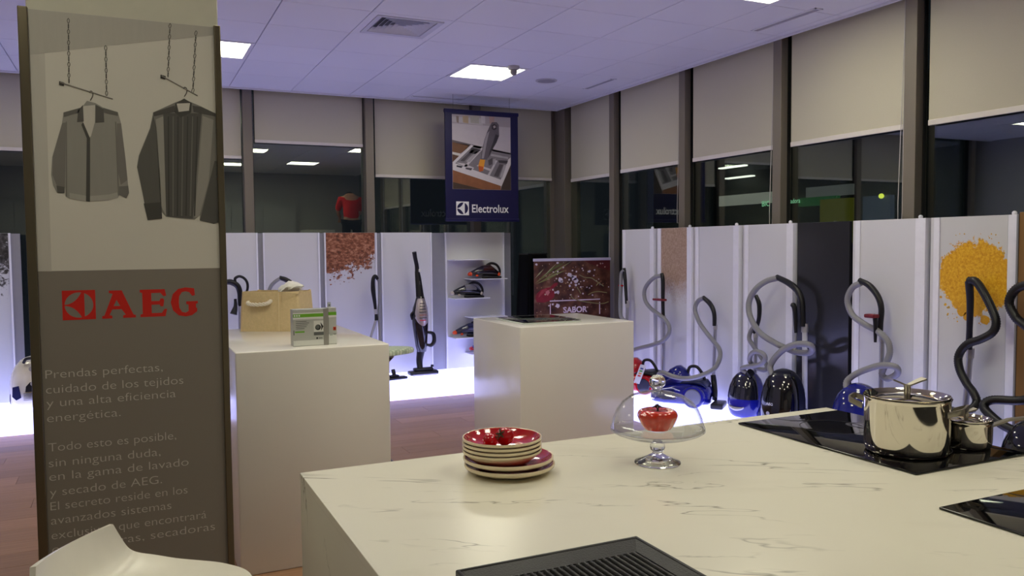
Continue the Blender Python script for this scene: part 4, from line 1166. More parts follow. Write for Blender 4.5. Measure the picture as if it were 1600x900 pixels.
h5 = [(4.42, 4.705, 1.24), (4.406, 4.806, 1.214), (4.392, 4.899, 1.157), (4.378, 4.961, 1.069), (4.364, 4.956, 0.977), (4.351, 4.894, 0.889), (4.337, 4.791, 0.815), (4.323, 4.648, 0.769), (4.332, 4.535, 0.736), (4.347, 4.431, 0.714), (4.357, 4.327, 0.722), (4.323, 4.261, 0.76), (4.295, 4.267, 0.790), (4.279, 4.363, 0.783), (4.263, 4.463, 0.740), (4.248, 4.535, 0.676), (4.232, 4.569, 0.614), (4.216, 4.555, 0.573), (4.2, 4.503, 0.53)]
h6 = [(4.42, 3.935, 1.231), (4.414, 3.999, 1.196), (4.408, 4.034, 1.112), (4.402, 3.986, 1.017), (4.396, 3.88, 0.961), (4.391, 3.768, 0.923), (4.385, 3.687, 0.869), (4.379, 3.663, 0.802), (4.373, 3.684, 0.729), (4.373, 3.716, 0.655), (4.379, 3.678, 0.628), (4.352, 3.584, 0.675), (4.318, 3.566, 0.722), (4.294, 3.654, 0.723), (4.271, 3.764, 0.679), (4.247, 3.839, 0.631), (4.224, 3.866, 0.582), (4.2, 3.824, 0.52)]
def pull(pts, ks):
    return [tuple(EYE + (Vector(p) - EYE) * k) for p, k in zip(pts, ks)]
h5 = pull(h5, [1, .994] + [.986] * 6 + [.993] + [1] * 20)
h7 = [(4.42, 3.159, 1.274), (4.412, 3.113, 1.271), (4.404, 3.058, 1.211), (4.396, 3.003, 1.124), (4.388, 2.969, 1.05), (4.38, 2.983, 0.991), (4.372, 3.044, 0.947), (4.364, 3.127, 0.906), (4.356, 3.17, 0.835), (4.347, 3.154, 0.758), (4.338, 3.104, 0.687), (4.329, 3.055, 0.642), (4.32, 3.027, 0.596), (4.28, 3.025, 0.561), (4.24, 3.065, 0.545), (4.2, 3.12, 0.51)]
h8 = [(4.42, 2.681, 1.285), (4.417, 2.835, 1.259), (4.413, 2.893, 1.218), (4.41, 2.911, 1.153), (4.407, 2.871, 1.082), (4.403, 2.822, 1.047), (4.4, 2.732, 0.976), (4.383, 2.668, 0.847), (4.367, 2.688, 0.726), (4.35, 2.778, 0.644), (4.325, 2.937, 0.62), (4.3, 2.971, 0.58), (4.275, 2.901, 0.534), (4.25, 2.808, 0.502), (4.225, 2.694, 0.487), (4.2, 2.62, 0.46)]
h8 = pull(h8, [.984] * 20)
h3 = pull(h3, [1] * 8 + [.99, .978] + [.968] * 4 + [.975, .98])

# first: hose behind the block, dark cylinder body
t = thing('vacuum_cleaner', 'vacuum with slim grey hose closest to the corner post, body hidden by the block', 'vacuum cleaner', (4.2, 6.75, PZ))
egg(t, 4.2, 6.80, PZ, .26, .24, .24, M_DBLUE, M_BLACKGL)
MB().hose(h1, HR).build('hose', M_GREYHOSE, t, 60)
grip(t, [(4.42, 6.813, 1.270), (4.42, 6.791, 1.138), (4.42, 6.768, 0.92)])
wand(t, (4.43, 6.768, .95), (4.40, 6.75, PZ + .05)); foot(t, Matrix.Translation((4.38, 6.75, PZ)))
MB().box((4.39, 6.805, 1.09), (4.41, 6.875, 1.105), .004).build('trigger', M_RED, t)

def canister(t, M, ln, wd, ht, m_body, m_dark, m_dome, m_wheel):
    """Bagless canister lying along local x, front (hose inlet) at +x."""
    def ring(x, hw, zb, zt, n=28):
        out = []
        for k in range(n):
            a = 2 * math.pi * k / n
            c_, s_ = math.cos(a), math.sin(a)
            out.append(Vector((x, hw * abs(c_) ** .6 * (1 if c_ > 0 else -1), (zb + zt) / 2 + (zt - zb) / 2 * abs(s_) ** .65 * (1 if s_ > 0 else -1))))
        return out
    L, W_, H = ln, wd, ht
    body = MB(M).loft([ring(-.50 * L, .20 * W_, .10 * H, .40 * H), ring(-.47 * L, .34 * W_, .06 * H, .50 * H), ring(-.36 * L, .44 * W_, .04 * H, .62 * H), ring(-.18 * L, .48 * W_, .035 * H, .64 * H), ring(.05 * L, .48 * W_, .035 * H, .60 * H),
                ring(.25 * L, .46 * W_, .035 * H, .52 * H), ring(.40 * L, .40 * W_, .045 * H, .44 * H), ring(.48 * L, .30 * W_, .07 * H, .36 * H), ring(.50 * L, .18 * W_, .12 * H, .30 * H)]).build('body', m_body, t, 50)
    MB(M).loft([ring(-.45 * L, .30 * W_, .50 * H, .60 * H), ring(-.40 * L, .36 * W_, .56 * H, .70 * H), ring(-.25 * L, .36 * W_, .58 * H, .74 * H), ring(-.02 * L, .30 * W_, .56 * H, .68 * H), ring(.04 * L, .2 * W_, .55 * H, .62 * H)]).build('motor_cover', m_dark, t, 50)
    # dust cylinder lying tilted with a domed end
    a = Vector((.33 * L, 0, .46 * H)); b = Vector((-.05 * L, 0, .80 * H)); ax = (b - a)
    MB(M).lathe_axis([(0, 0), (.22 * W_, 0), (.28 * W_, .03), (.30 * W_, ax.length * .55), (.33 * W_, ax.length * .6), (.33 * W_, ax.length * .9), (.29 * W_, ax.length * 1.04), (.16 * W_, ax.length * 1.14), (0, ax.length * 1.17)], a, ax, 26).build('dust_cylinder', m_dome, t, 50)
    MB(M).tube([(-.10 * L, 0, .84 * H), (-.14 * L, 0, 1.02 * H), (-.26 * L, 0, 1.03 * H), (-.36 * L, 0, .82 * H), (-.40 * L, 0, .62 * H)], .013, 10).build('carry_handle', M_BLACKPL, t, 60)
    for s in (1, -1):
        wheel(t, M, -.27 * L, s * .44 * W_, .30 * H, .30 * H, .035, m_body, m_wheel)
        MB(M).plate([(.02 * L, s * .485 * W_, .20 * H), (.22 * L, s * .475 * W_, .18 * H), (.36 * L, s * .44 * W_, .24 * H), (.30 * L, s * .455 * W_, .42 * H), (.06 * L, s * .482 * W_, .48 * H)], (0, s, 0), .006).build('side_inset', m_dark, t)
        MB(M).tube([(-.05 * L, s * .487 * W_, .44 * H), (.10 * L, s * .487 * W_, .50 * H), (.26 * L, s * .468 * W_, .45 * H)], .004, 6).build('chrome_line', M_SILVER, t, 50)
    MB(M).cyl((.42 * L, 0, .34 * H), (.52 * L, 0, .48 * H), .026, n=16).build('hose_inlet', M_BLACKPL, t, 50)
    MB(M).box((.02 * L, -.05 * W_, .545 * H), (.20 * L, .05 * W_, .60 * H), .006).build('latch', M_BLACKPL, t)
    return body
# red bagless canister
t = thing('vacuum_cleaner', 'red canister vacuum with energy label and looped grey hose', 'vacuum cleaner', (4.2, 6.28, PZ))
M_ = Matrix.Translation((4.19, 6.24, PZ)) @ Matrix.Rotation(math.radians(122), 4, 'Z')
canister(t, M_, .50, .31, .28, M_RED, M_BLACKPL, M_RED, P('smoky_clear', (58, 60, 76), .12, spec=.6))
LC = [Vector(q) for q in [(4.081, 6.025, 0.441), (4.081, 5.936, 0.441), (4.081, 6.046, 0.261), (4.081, 6.137, 0.259)]]
def on_label(u, v, d): return LC[0].lerp(LC[1], u).lerp(LC[3].lerp(LC[2], u), v) + LN * d
LN = (LC[3] - LC[0]).cross(LC[1] - LC[0]).normalized()
if LN.dot(EYE - LC[0]) < 0: LN = -LN
lab = MB().plate(LC, LN, .0015).build('energy_label', P('label_card', (206, 206, 202), .5), t)
for k, c in enumerate(((40, 60, 130), (90, 160, 60), (220, 150, 40), (196, 60, 40))):
    MB().plate([on_label(u, v, .0018) for u, v in ((.25, .16 + k * .13), (.75, .16 + k * .13), (.75, .24 + k * .13), (.25, .24 + k * .13))], LN, .0006).build('label_stripe', P('label_%d' % k, c, .5), lab)
MB().hose(h2, HR).build('hose', M_GREYHOSE, t, 60)
grip(t, [(4.42, 6.184, 1.235), (4.42, 6.165, 1.166), (4.42, 6.165, 1.001), (4.42, 6.159, 0.83)])
MB().box((4.36, 6.10, .985), (4.42, 6.25, 1.005), .007).build('trigger', P('dark_red', (110, 16, 24), .3), t)
wand(t, (4.43, 6.165, .85), (4.42, 6.16, PZ + .06)); foot(t, Matrix.Translation((4.41, 6.16, PZ)))
# blue bagless canister
t = thing('vacuum_cleaner', 'deep blue canister vacuum with large round grey wheel', 'vacuum cleaner', (4.2, 5.55, PZ))
M_ = Matrix.Translation((4.17, 5.55, PZ)) @ Matrix.Rotation(math.radians(128), 4, 'Z')
canister(t, M_, .50, .30, .31, M_BLUE, M_DBLUE, P('smoky_blue', (26, 32, 116), .10, spec=.6), P('wheel_grey', (120, 122, 136), .35))
MB(M_).box((-.02, .085, .215), (.05, .088, .235), .001).build('label_plate', P('label_card', (206, 206, 202), .5), t)
MB().hose(h3, HR).build('hose', M_GREYHOSE, t, 60)
grip(t, [(4.42, 5.585, 1.046), (4.42, 5.494, 0.996), (4.42, 5.442, 0.924), (4.42, 5.436, 0.816)], .019)
wand(t, (4.43, 5.437, .83), (4.42, 5.45, .34), .0145)
grip(t, [(4.42, 5.452, .40), (4.42, 5.44, .335), (4.39, 5.39, .265), (4.34, 5.33, .225)], .022, name='nozzle_neck')
MB(Matrix.Translation((4.33, 5.27, PZ + .0)) @ Matrix.Rotation(math.radians(40), 4, 'Z')).box((-.10, -.05, .004), (.10, .05, .05), .012).build('floor_nozzle', M_BLACKPL, t, 40)
# small blue egg
t = thing('vacuum_cleaner', 'small egg-shaped blue vacuum with smoked lid and coiled hose', 'vacuum cleaner', (4.27, 4.86, PZ))
M_, b_ = egg(t, 4.27, 4.88, PZ, .26, .24, .365, M_BLUE, P('smoked_lid', (26, 26, 34), .05, spec=.6, coat=.7), rz=math.radians(12))
for s in (1, -1): wheel(t, M_, .05, s * .105, .062, .058, .03, M_DBLUE, M_BLUE)
m = MB(M_)
cr = [(-.122 + .016 * abs(math.sin(a)), .075 * math.sin(a) , .115 - .030 * math.cos(a)) for a in np.linspace(-1.1, 1.1, 9)]
m.tube([(p[0] - .004, p[1], p[2]) for p in cr], [.006, .012, .015, .012, .006], 8); m.build('crescent_badge', M_SILVER, t, 50)
MB().cyl((4.262, 4.862, .48), (4.25, 4.80, .525), .028, n=16).build('hose_inlet', M_BLACKPL, t, 50)
MB().hose(h4, .0185).build('hose', M_GREYHOSE, t, 60)
grip(t, [(4.42, 4.941, 1.095), (4.42, 4.907, 1.04), (4.42, 4.9, 0.978), (4.42, 4.91, 0.9), (4.42, 4.954, 0.80)])
wand(t, (4.43, 4.95, .82), (4.42, 4.95, PZ + .06)); foot(t, Matrix.Translation((4.42, 4.95, PZ)))
# black egg
t = thing('vacuum_cleaner', 'glossy black vacuum with white maker mark and wide looping hose', 'vacuum cleaner', (4.24, 4.46, PZ))
M_, b_ = egg(t, 4.25, 4.47, PZ, .30, .26, .435, P('charcoal_blue', (26, 28, 44), .3), M_BLACKGL, split=.16, rz=math.radians(14))
for s in (1, -1): wheel(t, M_, .06, s * .125, .085, .075, .03, M_DBLUE, P('ribbed_blue', (44, 52, 104), .35))
def badge(t, M, txt, x, y, z, h, w_):
    o = M @ Vector((x, y, z)); xd = M.to_3x3() @ Vector((0, -1, 0)); zd = M.to_3x3() @ Vector((.12, 0, 1))
    return text_part('lettering', txt, o, xd, zd, h, w_, M_WHITETXT, t, offset=.01)
badge(t, M_, 'AEG', -.136, .045, .185, .018, .055)
MB(M_).lathe_axis([(.006, 0), (.014, 0), (.014, .002), (.006, .002)], (-.134, .03, .125), (-1, 0, 0), 18).build('dial', M_SILVER, t, 40)
MB(M_).tube([(-.118, -.09, .075), (-.138, -.04, .055), (-.140, .04, .055), (-.125, .09, .07)], .006, 8).build('front_stripe', P('pale_blue', (110, 120, 170), .3), t, 50)
MB().hose(h5, .0235).build('hose', M_GREYHOSE, t, 60)
grip(t, [(4.42, 4.715, 1.246), (4.42, 4.592, 1.206), (4.42, 4.502, 1.152), (4.42, 4.462, 1.081), (4.42, 4.451, 0.995), (4.42, 4.448, 0.895)], .022)
MB().tube([(4.37, 4.515, 1.045), (4.37, 4.493, 1.05), (4.375, 4.48, 1.00), (4.38, 4.475, 0.849)], [.008, .02, .018, .012], 10).build('brush_holder', M_BLACKPL, t, 60)
wand(t, (4.44, 4.449, .915), (4.43, 4.43, PZ + .06), .0195, P('pale_tube', (206, 206, 210), .3)); foot(t, Matrix.Translation((4.42, 4.43, PZ)))
# blue egg by the pot
t = thing('vacuum_cleaner', 'bright blue vacuum with maker mark half hidden behind the steel pot', 'vacuum cleaner', (4.24, 3.80, PZ))
M_, b_ = egg(t, 4.25, 3.80, PZ, .31, .28, .43, M_BLUE, P('cobalt_gloss', (16, 26, 112), .08, spec=.6, coat=.7), split=.16, rz=math.radians(16))
for s in (1, -1): wheel(t, M_, .06, s * .13, .085, .075, .03, M_DBLUE, M_BLUE)
badge(t, M_, 'AEG', -.150, .04, .215, .018, .055)
MB().hose(h6, .0215).build('hose', M_GREYHOSE, t, 60)
grip(t, [(4.42, 3.946, 1.249), (4.42, 3.866, 1.217), (4.42, 3.797, 1.149), (4.42, 3.768, 1.072), (4.42, 3.772, 0.977), (4.42, 3.774, 0.895)], .019)
MB().tube([(4.375, 3.80, 1.02), (4.38, 3.781, 1.01), (4.38, 3.777, 0.852)], [.010, .016, .009], 10).build('brush_holder', M_BLACKPL, t, 60)
MB().box((4.34, 3.76, 1.01), (4.40, 3.84, 1.035), .009).build('trigger', P('dark_red', (110, 16, 24), .3), t)
wand(t, (4.44, 3.775, .915), (4.42, 3.765, PZ + .06)); foot(t, Matrix.Translation((4.41, 3.765, PZ)))
# black hose by the yellow print
t = thing('vacuum_cleaner', 'vacuum with thick black hose in front of the yellow powder print', 'vacuum cleaner', (4.24, 3.15, PZ))
M_, b_ = egg(t, 4.22, 3.16, PZ, .30, .27, .40, M_DBLUE, M_BLACKGL)
for s in (1, -1): wheel(t, M_, .06, s * .125, .085, .075, .03, M_BLACKPL, M_DBLUE)
MB().hose(h7, .0245).build('hose', M_BLACKHOSE, t, 60)
MB().tube([(4.42, 3.159, 1.27), (4.42, 3.15, 1.153), (4.42, 3.151, 0.993), (4.42, 3.153, 0.873)], [.023, .020, .017, .019], 14).build('handle', P('ink_plastic', (24, 26, 42), .35), t, 60)
wand(t, (4.44, 3.155, .88), (4.42, 3.19, PZ + .06), .017); foot(t, Matrix.Translation((4.41, 3.19, PZ)))
# last one at the end of the plinth
t = thing('vacuum_cleaner', 'black vacuum with black hose beside the brown wooden post', 'vacuum cleaner', (4.22, 2.62, PZ))
M_, b_ = egg(t, 4.21, 2.63, PZ, .31, .28, .42, M_BLACKPL, M_BLACKGL)
for s in (1, -1): wheel(t, M_, .06, s * .13, .085, .075, .03, M_BLACKPL, M_DBLUE)
MB().hose(h8, .0255).build('hose', M_BLACKHOSE, t, 60)
grip(t, [(4.42, 2.69, 1.29), (4.43, 2.62, 1.24), (4.43, 2.575, 1.13), (4.43, 2.57, .93)], .020)
wand(t, (4.43, 2.57, .95), (4.42, 2.57, PZ + .06)); foot(t, Matrix.Translation((4.41, 2.57, PZ)))

# ------------------------------------------------------------------ vacuum cleaners on the rear plinth
t = thing('vacuum_cleaner', 'black handled vacuum behind the column edge and jute basket', 'vacuum cleaner', (0.95, 8.05, PZ))
egg(t, .80, 8.0, PZ, .27, .26, .38, M_BLACKPL, M_BLACKGL)
MB().hose([(.835, 8.16, 1.181), (.80, 8.13, 1.165), (.74, 8.1, 1.09), (.70, 8.07, .95), (.68, 8.04, .75), (.74, 8.0, .60), (.79, 8.0, .50)], HR).build('hose', M_BLACKHOSE, t, 60)
grip(t, [(.83, 8.17, 1.180), (0.880, 8.19, 1.176), (0.936, 8.2, 1.140), (0.957, 8.2, 1.077), (0.958, 8.2, 1.009), (0.958, 8.2, 0.945)], .026)
MB().tube([(0.918, 8.19, 1.176), (0.917, 8.19, 1.212), (0.957, 8.19, 1.231), (1.004, 8.19, 1.206), (1.028, 8.19, 1.157), (1.022, 8.19, 1.089), (0.975, 8.2, 1.0)], [.012, .014, .013, .013, .013, .012, .010], 10).build('grip_loop', M_BLACKPL, t, 60)
MB().tube([(0.905, 8.12, 1.02), (0.905, 8.12, 0.95), (0.884, 8.11, 0.875)], [.012, .018, .034], 12).build('brush_holder', M_BLACKPL, t, 60)
wand(t, (.953, 8.2, .955), (.945, 8.21, PZ + .06)); foot(t, Matrix.Translation((.945, 8.2, PZ)) @ Matrix.Rotation(math.pi / 2, 4, 'Z'))
t = thing('vacuum_cleaner', 'vacuum with arched grey hose and dark handle rising behind the basket', 'vacuum cleaner', (1.40, 8.0, PZ))
egg(t, 1.34, 7.95, PZ, .27, .26, .38, M_DBLUE, M_BLACKGL)
MB().hose([(1.34, 8.15, 1.207), (1.293, 8.15, 1.180), (1.248, 8.15, 1.139), (1.223, 8.15, 1.085), (1.215, 8.14, 1.02), (1.235, 8.1, .90), (1.29, 8.0, .72), (1.33, 7.95, .55)], .019).build('hose', M_GREYHOSE, t, 60)
grip(t, [(1.322, 8.15, 1.210), (1.384, 8.15, 1.188), (1.451, 8.16, 1.141), (1.497, 8.17, 1.062), (1.512, 8.19, 0.97)], .022)
wand(t, (1.512, 8.19, .99), (1.51, 8.21, PZ + .06)); foot(t, Matrix.Translation((1.51, 8.2, PZ)) @ Matrix.Rotation(math.pi / 2, 4, 'Z'))
t = thing('vacuum_cleaner', 'vacuum with upright black handle at the rusty powder panel edge', 'vacuum cleaner', (2.28, 8.1, PZ))
egg(t, 2.10, 8.03, PZ, .27, .26, .36, M_BLACKPL, M_BLACKGL)
MB().hose([(2.300, 8.2, 1.196), (2.332, 8.2, 1.141), (2.340, 8.2, 1.063), (2.332, 8.2, 0.935), (2.322, 8.2, 0.812), (2.326, 8.19, 0.688), (2.322, 8.16, 0.563), (2.30, 8.10, .46), (2.20, 8.05, .45), (2.12, 8.03, .50)], .0155).build('hose', M_GREYHOSE, t, 60)
MB().tube([(2.316, 8.19, 1.170), (2.29, 8.19, 1.201), (2.267, 8.19, 1.165), (2.265, 8.19, 1.061), (2.281, 8.19, 0.922), (2.29, 8.19, 0.813), (2.294, 8.19, 0.745)], [.016, .019, .020, .024, .018, .014, .019], 12).build('handle', M_BLACKPL, t, 60)
MB().cyl((2.287, 8.19, .86), (2.290, 8.19, .81), .021, n=14).build('wand_collar', M_SILVER, t, 50)
wand(t, (2.292, 8.19, .75), (2.14, 8.16, .32), .0145, collar=False)
foot(t, Matrix.Translation((2.39, 7.90, PZ)) @ Matrix.Rotation(math.pi / 2 + .2, 4, 'Z'))
# white canister at the left
t = thing('vacuum_cleaner', 'white vacuum cleaner with dark dial peeking past the column', 'vacuum cleaner', (-.74, 7.98, PZ))
M_, b_ = egg(t, -.76, 8.0, PZ, .36, .27, .44, M_WHITEPL, P('ivory_gloss', (232, 226, 208), .15, spec=.5, coat=.5), lean=.02, split=.30, rz=math.radians(90))
Mw = Matrix.Translation((-.76, 8.0, PZ)) @ Matrix.Rotation(math.radians(90), 4, 'Z')
MB(Mw).tube([(-.10, -.065, .395), (-.115, -.04, .43), (-.115, .04, .43), (-.10, .065, .395)], .012, 10).build('carry_handle', M_BLACKPL, t, 60)
MB(Mw).lathe_axis([(0, 0), (.022, 0), (.022, .006), (.014, .008), (0, .008)], (-.128, .005, .345), (-1, 0, 0), 20).build('indicator', M_SILVER, t, 40)
MB(Mw).plate([(-.147, .055, .155), (-.147, -.06, .155), (-.147, -.065, .20), (-.144, -.03, .235), (-.144, .02, .235), (-.147, .05, .20)], (-1, 0, 0), .004).build('control_window', M_BLACKPL, t)
MB(Mw).lathe_axis([(0, 0), (.018, 0), (.016, .006), (0, .007)], (-.149, .0, .222), (-1, 0, 0), 20).build('dial', M_SILVER, t, 40)
MB(Mw).plate([(-.134, .145, .20), (-.145, .10, .21), (-.150, .085, .11), (-.140, .12, .09), (-.128, .15, .12)], (-1, .5, 0), .006).build('side_vent', M_DBLUE, t)
for k in range(6):
    MB(Mw).box((-.150, -.08, .085 + k * .011), (-.140, .07, .089 + k * .011)).build('vent_slat', P('vent_grey', (130, 128, 124), .5), t)
for s in (1, -1): wheel(t, M_, .07, s * .15, .075, .07, .03, M_WHITEPL, M_DBLUE)

# ------------------------------------------------------------------ upright stick vacuum
t = thing('stick_vacuum', 'black and silver upright stick vacuum standing on the lit plinth', 'vacuum cleaner', (2.75, 8.1, PZ))
SX, SYY = 2.745, 8.12
MB().box((SX - .145, SYY - .10, PZ + .004), (SX + .165, SYY + .02, PZ + .045), .014).box((SX - .09, SYY - .07, PZ + .04), (SX + .12, SYY + .01, PZ + .075), .016).build('floor_head', M_BLACKPL, t, 40)
MB().cyl((SX + .115, SYY - .03, PZ + .075), (SX + .115, SYY - .03, PZ + .098), .016, n=14).build('pedal', M_BLACKPL, t, 40)
MB().box((SX - .12, SYY - .108, PZ + .002), (SX + .14, SYY - .098, PZ + .016), .003).build('front_strip', P('pale_lilac', (170, 168, 190), .3), t)
MB().tube([(SX - .02, SYY - .03, PZ + .06), (SX - .015, SYY, PZ + .14), (SX + .0, SYY + .01, PZ + .22), (SX + .01, SYY + .01, PZ + .27)], [.030, .034, .040, .048], 14).build('neck_joint', M_BLACKPL, t, 50)
def er(z, rx, ry, cx, cy, n=24):
    return [Vector((cx + rx * math.cos(2 * math.pi * k / n), cy + ry * math.sin(2 * math.pi * k / n), z)) for k in range(n)]
MB().loft([er(PZ + .24, .048, .045, SX + .01, SYY), er(PZ + .30, .062, .06, SX + .008, SYY), er(PZ + .42, .074, .07, SX + .004, SYY), er(PZ + .54, .086, .075, SX, SYY), er(PZ + .62, .088, .075, SX, SYY + .005), er(PZ + .70, .078, .065, SX + .004, SYY + .01), er(PZ + .76, .058, .05, SX + .008, SYY + .015), er(PZ + .82, .042, .038, SX + .01, SYY + .02)]).build('dust_container', P('dark_clear', (22, 20, 26), .08, spec=.6, coat=.6), t, 60)
# silver shield with slots in front
m = MB()
rows = []
for z, rx in ((PZ + .50, .060), (PZ + .545, .074), (PZ + .60, .082), (PZ + .66, .076), (PZ + .72, .062), (PZ + .775, .046), (PZ + .80, .034)):
    rows.append([Vector((SX + .004 + rx * math.sin(a), SYY - .004 - (rx * .80 + .018) * math.cos(a), z)) for a in np.linspace(-1.15, 1.15, 13)])
n_ = 13; vs = [p for r_ in rows for p in r_]; N = len(vs)
fs = [(i * n_ + k, i * n_ + k + 1, (i + 1) * n_ + k + 1, (i + 1) * n_ + k) for i in range(len(rows) - 1) for k in range(n_ - 1)]
per = list(range(n_)) + [i * n_ + n_ - 1 for i in range(1, len(rows))] + [(len(rows) - 1) * n_ + k for k in range(n_ - 2, -1, -1)] + [i * n_ for i in range(len(rows) - 2, 0, -1)]
m.add(vs + [p + Vector((0, .03, 0)) for p in vs], fs + [tuple(N + q for q in reversed(f_)) for f_ in fs] + [(per[i], per[(i + 1) % len(per)], N + per[(i + 1) % len(per)], N + per[i]) for i in range(len(per))])
sh = m.build('silver_shield', P('champagne_metal', (196, 184, 180), .25, metal=.6), t, 50)
for k in range(6):
    z = PZ + .60 + k * .030
    rr = float(np.interp(z - PZ, [.545, .60, .66, .72, .775], [.074, .082, .076, .062, .046]))
    MB().tube([(SX + .004 + rr * math.sin(a), SYY - .005 - (rr * .80 + .019) * math.cos(a), z) for a in np.linspace(-.5, .5, 5)], .0045, 6, 2).build('air_slot', P('slot_orange', (150, 80, 60), .4) if k == 1 else M_BLACKPL, sh)
MB().tube([(SX + .004 + .075 * math.sin(a), SYY - .006 - .080 * math.cos(a), PZ + .575) for a in np.linspace(-.45, .45, 5)], .006, 6, 2).build('red_light', M_RED, sh)
MB().tube([(SX - .075, SYY, PZ + .66), (SX - .098, SYY, PZ + .63), (SX - .085, SYY, PZ + .58)], .012, 10).build('cord_hook', M_BLACKPL, t, 60)
MB().tube([(SX + .075, SYY, PZ + .44), (SX + .14, SYY, PZ + .42), (SX + .150, SYY, PZ + .34), (SX + .115, SYY, PZ + .30), (SX + .065, SYY, PZ + .31)], [.014, .02, .022, .02, .012], 10).build('cable_loop', M_BLACKPL, t, 60)
MB().loft([er(PZ + .79, .044, .038, SX + .01, SYY + .02), er(PZ + .90, .038, .030, SX + .004, SYY + .03), er(PZ + 1.02, .032, .024, SX - .004, SYY + .04), er(PZ + 1.08, .026, .022, SX - .010, SYY + .045)]).build('stem', M_BLACKPL, t, 60)
MB().tube([(SX - .010, SYY + .045, PZ + 1.07), (SX - .014, SYY + .045, PZ + 1.14), (SX - .035, SYY + .03, PZ + 1.22), (SX - .048, SYY + .02, PZ + 1.285)], [.024, .022, .022, .024], 12).build('handle', M_BLACKPL, t, 60)
MB().box((SX - .002, SYY + .012, PZ + 1.075), (SX + .018, SYY + .03, PZ + 1.105), .005).build('power_switch', M_WHITEPL, t)
for k in range(9):
    MB().box((SX + .002, SYY - .001 + k * .0012, PZ + .855 + k * .014), (SX + .008, SYY + .002 + k * .0012, PZ + .864 + k * .014)).build('faint_print', P('grey_ink', (120, 118, 120), .5), t)

# ------------------------------------------------------------------ handheld vacuums on the shelves
def handvac(M, lab, m_body, m_bin, m_tip):
    o = M.translation
    t = thing('handheld_vacuum', lab, 'handheld vacuum', (o.x, o.y, o.z), 0, 'handheld vacuums on the shelves')
    def rg(x, hw, zb, zt, n=20):
        return [Vector((x, hw * math.cos(2 * math.pi * k / n), (zb + zt) / 2 + (zt - zb) / 2 * math.sin(2 * math.pi * k / n))) for k in range(n)]
    MB(M).box((-.05, -.045, 0), (.16, .045, .022), .01).build('charging_base', M_BLACKPL, t, 40)
    MB(M).loft([rg(-.20, .020, .040, .070), rg(-.19, .028, .034, .080), rg(-.12, .040, .034, .115), rg(-.04, .048, .030, .145), rg(.03, .050, .026, .155), rg(.08, .046, .024, .12), rg(.13, .034, .022, .08), rg(.155, .02, .024, .06)]).build('body', m_body, t, 60)
    MB(M).loft([rg(-.06, .0505, .060, .140), rg(-.02, .0525, .055, .150), rg(.03, .053, .055, .156), rg(.065, .050, .06, .13)]).build('dust_bin', m_bin, t, 60)
    MB(M).tube([(.00, 0, .145), (.05, 0, .165), (.11, 0, .150), (.148, 0, .105), (.155, 0, .06), (.14, 0, .035)], [.014, .015, .014, .013, .013, .012], 10).build('handle', M_BLACKPL, t, 60)
    MB(M).loft([rg(-.222, .020, .038, .062), rg(-.215, .026, .032, .070), rg(-.185, .029, .032, .080)]).build('nozzle_tip', m_tip, t, 60)
    MB(M).ball((-.13, -.03, .034), (.018, .012, .012), 12, 8).build('front_wheel', m_tip, t, 60)
    MB(M).ball((.13, -.032, .045), (.016, .010, .02), 12, 8).build('release_button', m_tip, t, 60)
    return t
M_PLUM = P('plum_body', (34, 26, 32), .15, spec=.6, coat=.4)
handvac(Matrix.Translation((3.555, 8.22, 1.145)), 'handheld vacuum on the second shelf from the top, with orange tip', M_PLUM, P('amber_bin', (62, 30, 24), .1, coat=.5), M_ORANGE)
handvac(Matrix.Translation((3.345, 8.22, 0.940)), 'handheld vacuum on the third shelf with clear grey bin and pale tip', P('ink_body', (22, 24, 34), .15, spec=.6, coat=.4), P('grey_bin', (120, 118, 124), .1, spec=.6), P('pale_tip', (190, 180, 176), .3))
handvac(Matrix.Translation((3.370, 8.22, 0.515)), 'handheld vacuum on the low shelf, half hidden by the white block', P('navy_body', (22, 24, 52), .15, spec=.6, coat=.4), P('navy_bin', (26, 28, 60), .1, spec=.6), M_ORANGE)
handvac(Matrix.Translation((3.56, 8.22, 0.33)), 'red and blue handheld vacuum at the bottom shelf behind the block', M_BLUE, P('navy_bin', (26, 28, 60), .1, spec=.6), M_RED)

# ------------------------------------------------------------------ cooking island
IZ = 0.92
IX0, IX1, IY0, IY1 = 0.383, 2.215, 0.25, 2.115
t = thing('kitchen_island', 'white marbled cooking island with side cladding', 'kitchen island', (1.3, 1.2, 0))
MB().box((IX0 + .02, IY0 + .02, 0.06), (IX1 - .02, IY1 - .02, IZ - .021)).build('carcass', P('carcass_white', (190, 186, 178), .6), t)
MB().box((IX0 + .001, IY0, 0.0), (IX0 + .02, IY1 - .0005, IZ - .0205)).build('side_panel', M_MARBLE, t)
MB().box((IX1 - .02, IY0, 0.0), (IX1 - .001, IY1 - .0005, IZ - .0205)).build('side_panel', M_MARBLE, t)
MB().box((IX0 + .02, IY1 - .02, 0.0), (IX1 - .02, IY1 - .001, IZ - .0205)).build('rear_panel', M_MARBLE, t)
t = thing('worktop', 'white marbled worktop with thin grey veins, carrying the plates and pots', 'worktop', (1.3, 1.2, IZ - .02))
MB().box((IX0, IY0, IZ - .02), (IX1, IY1, IZ), .0015).build('slab', M_MARBLE, t)

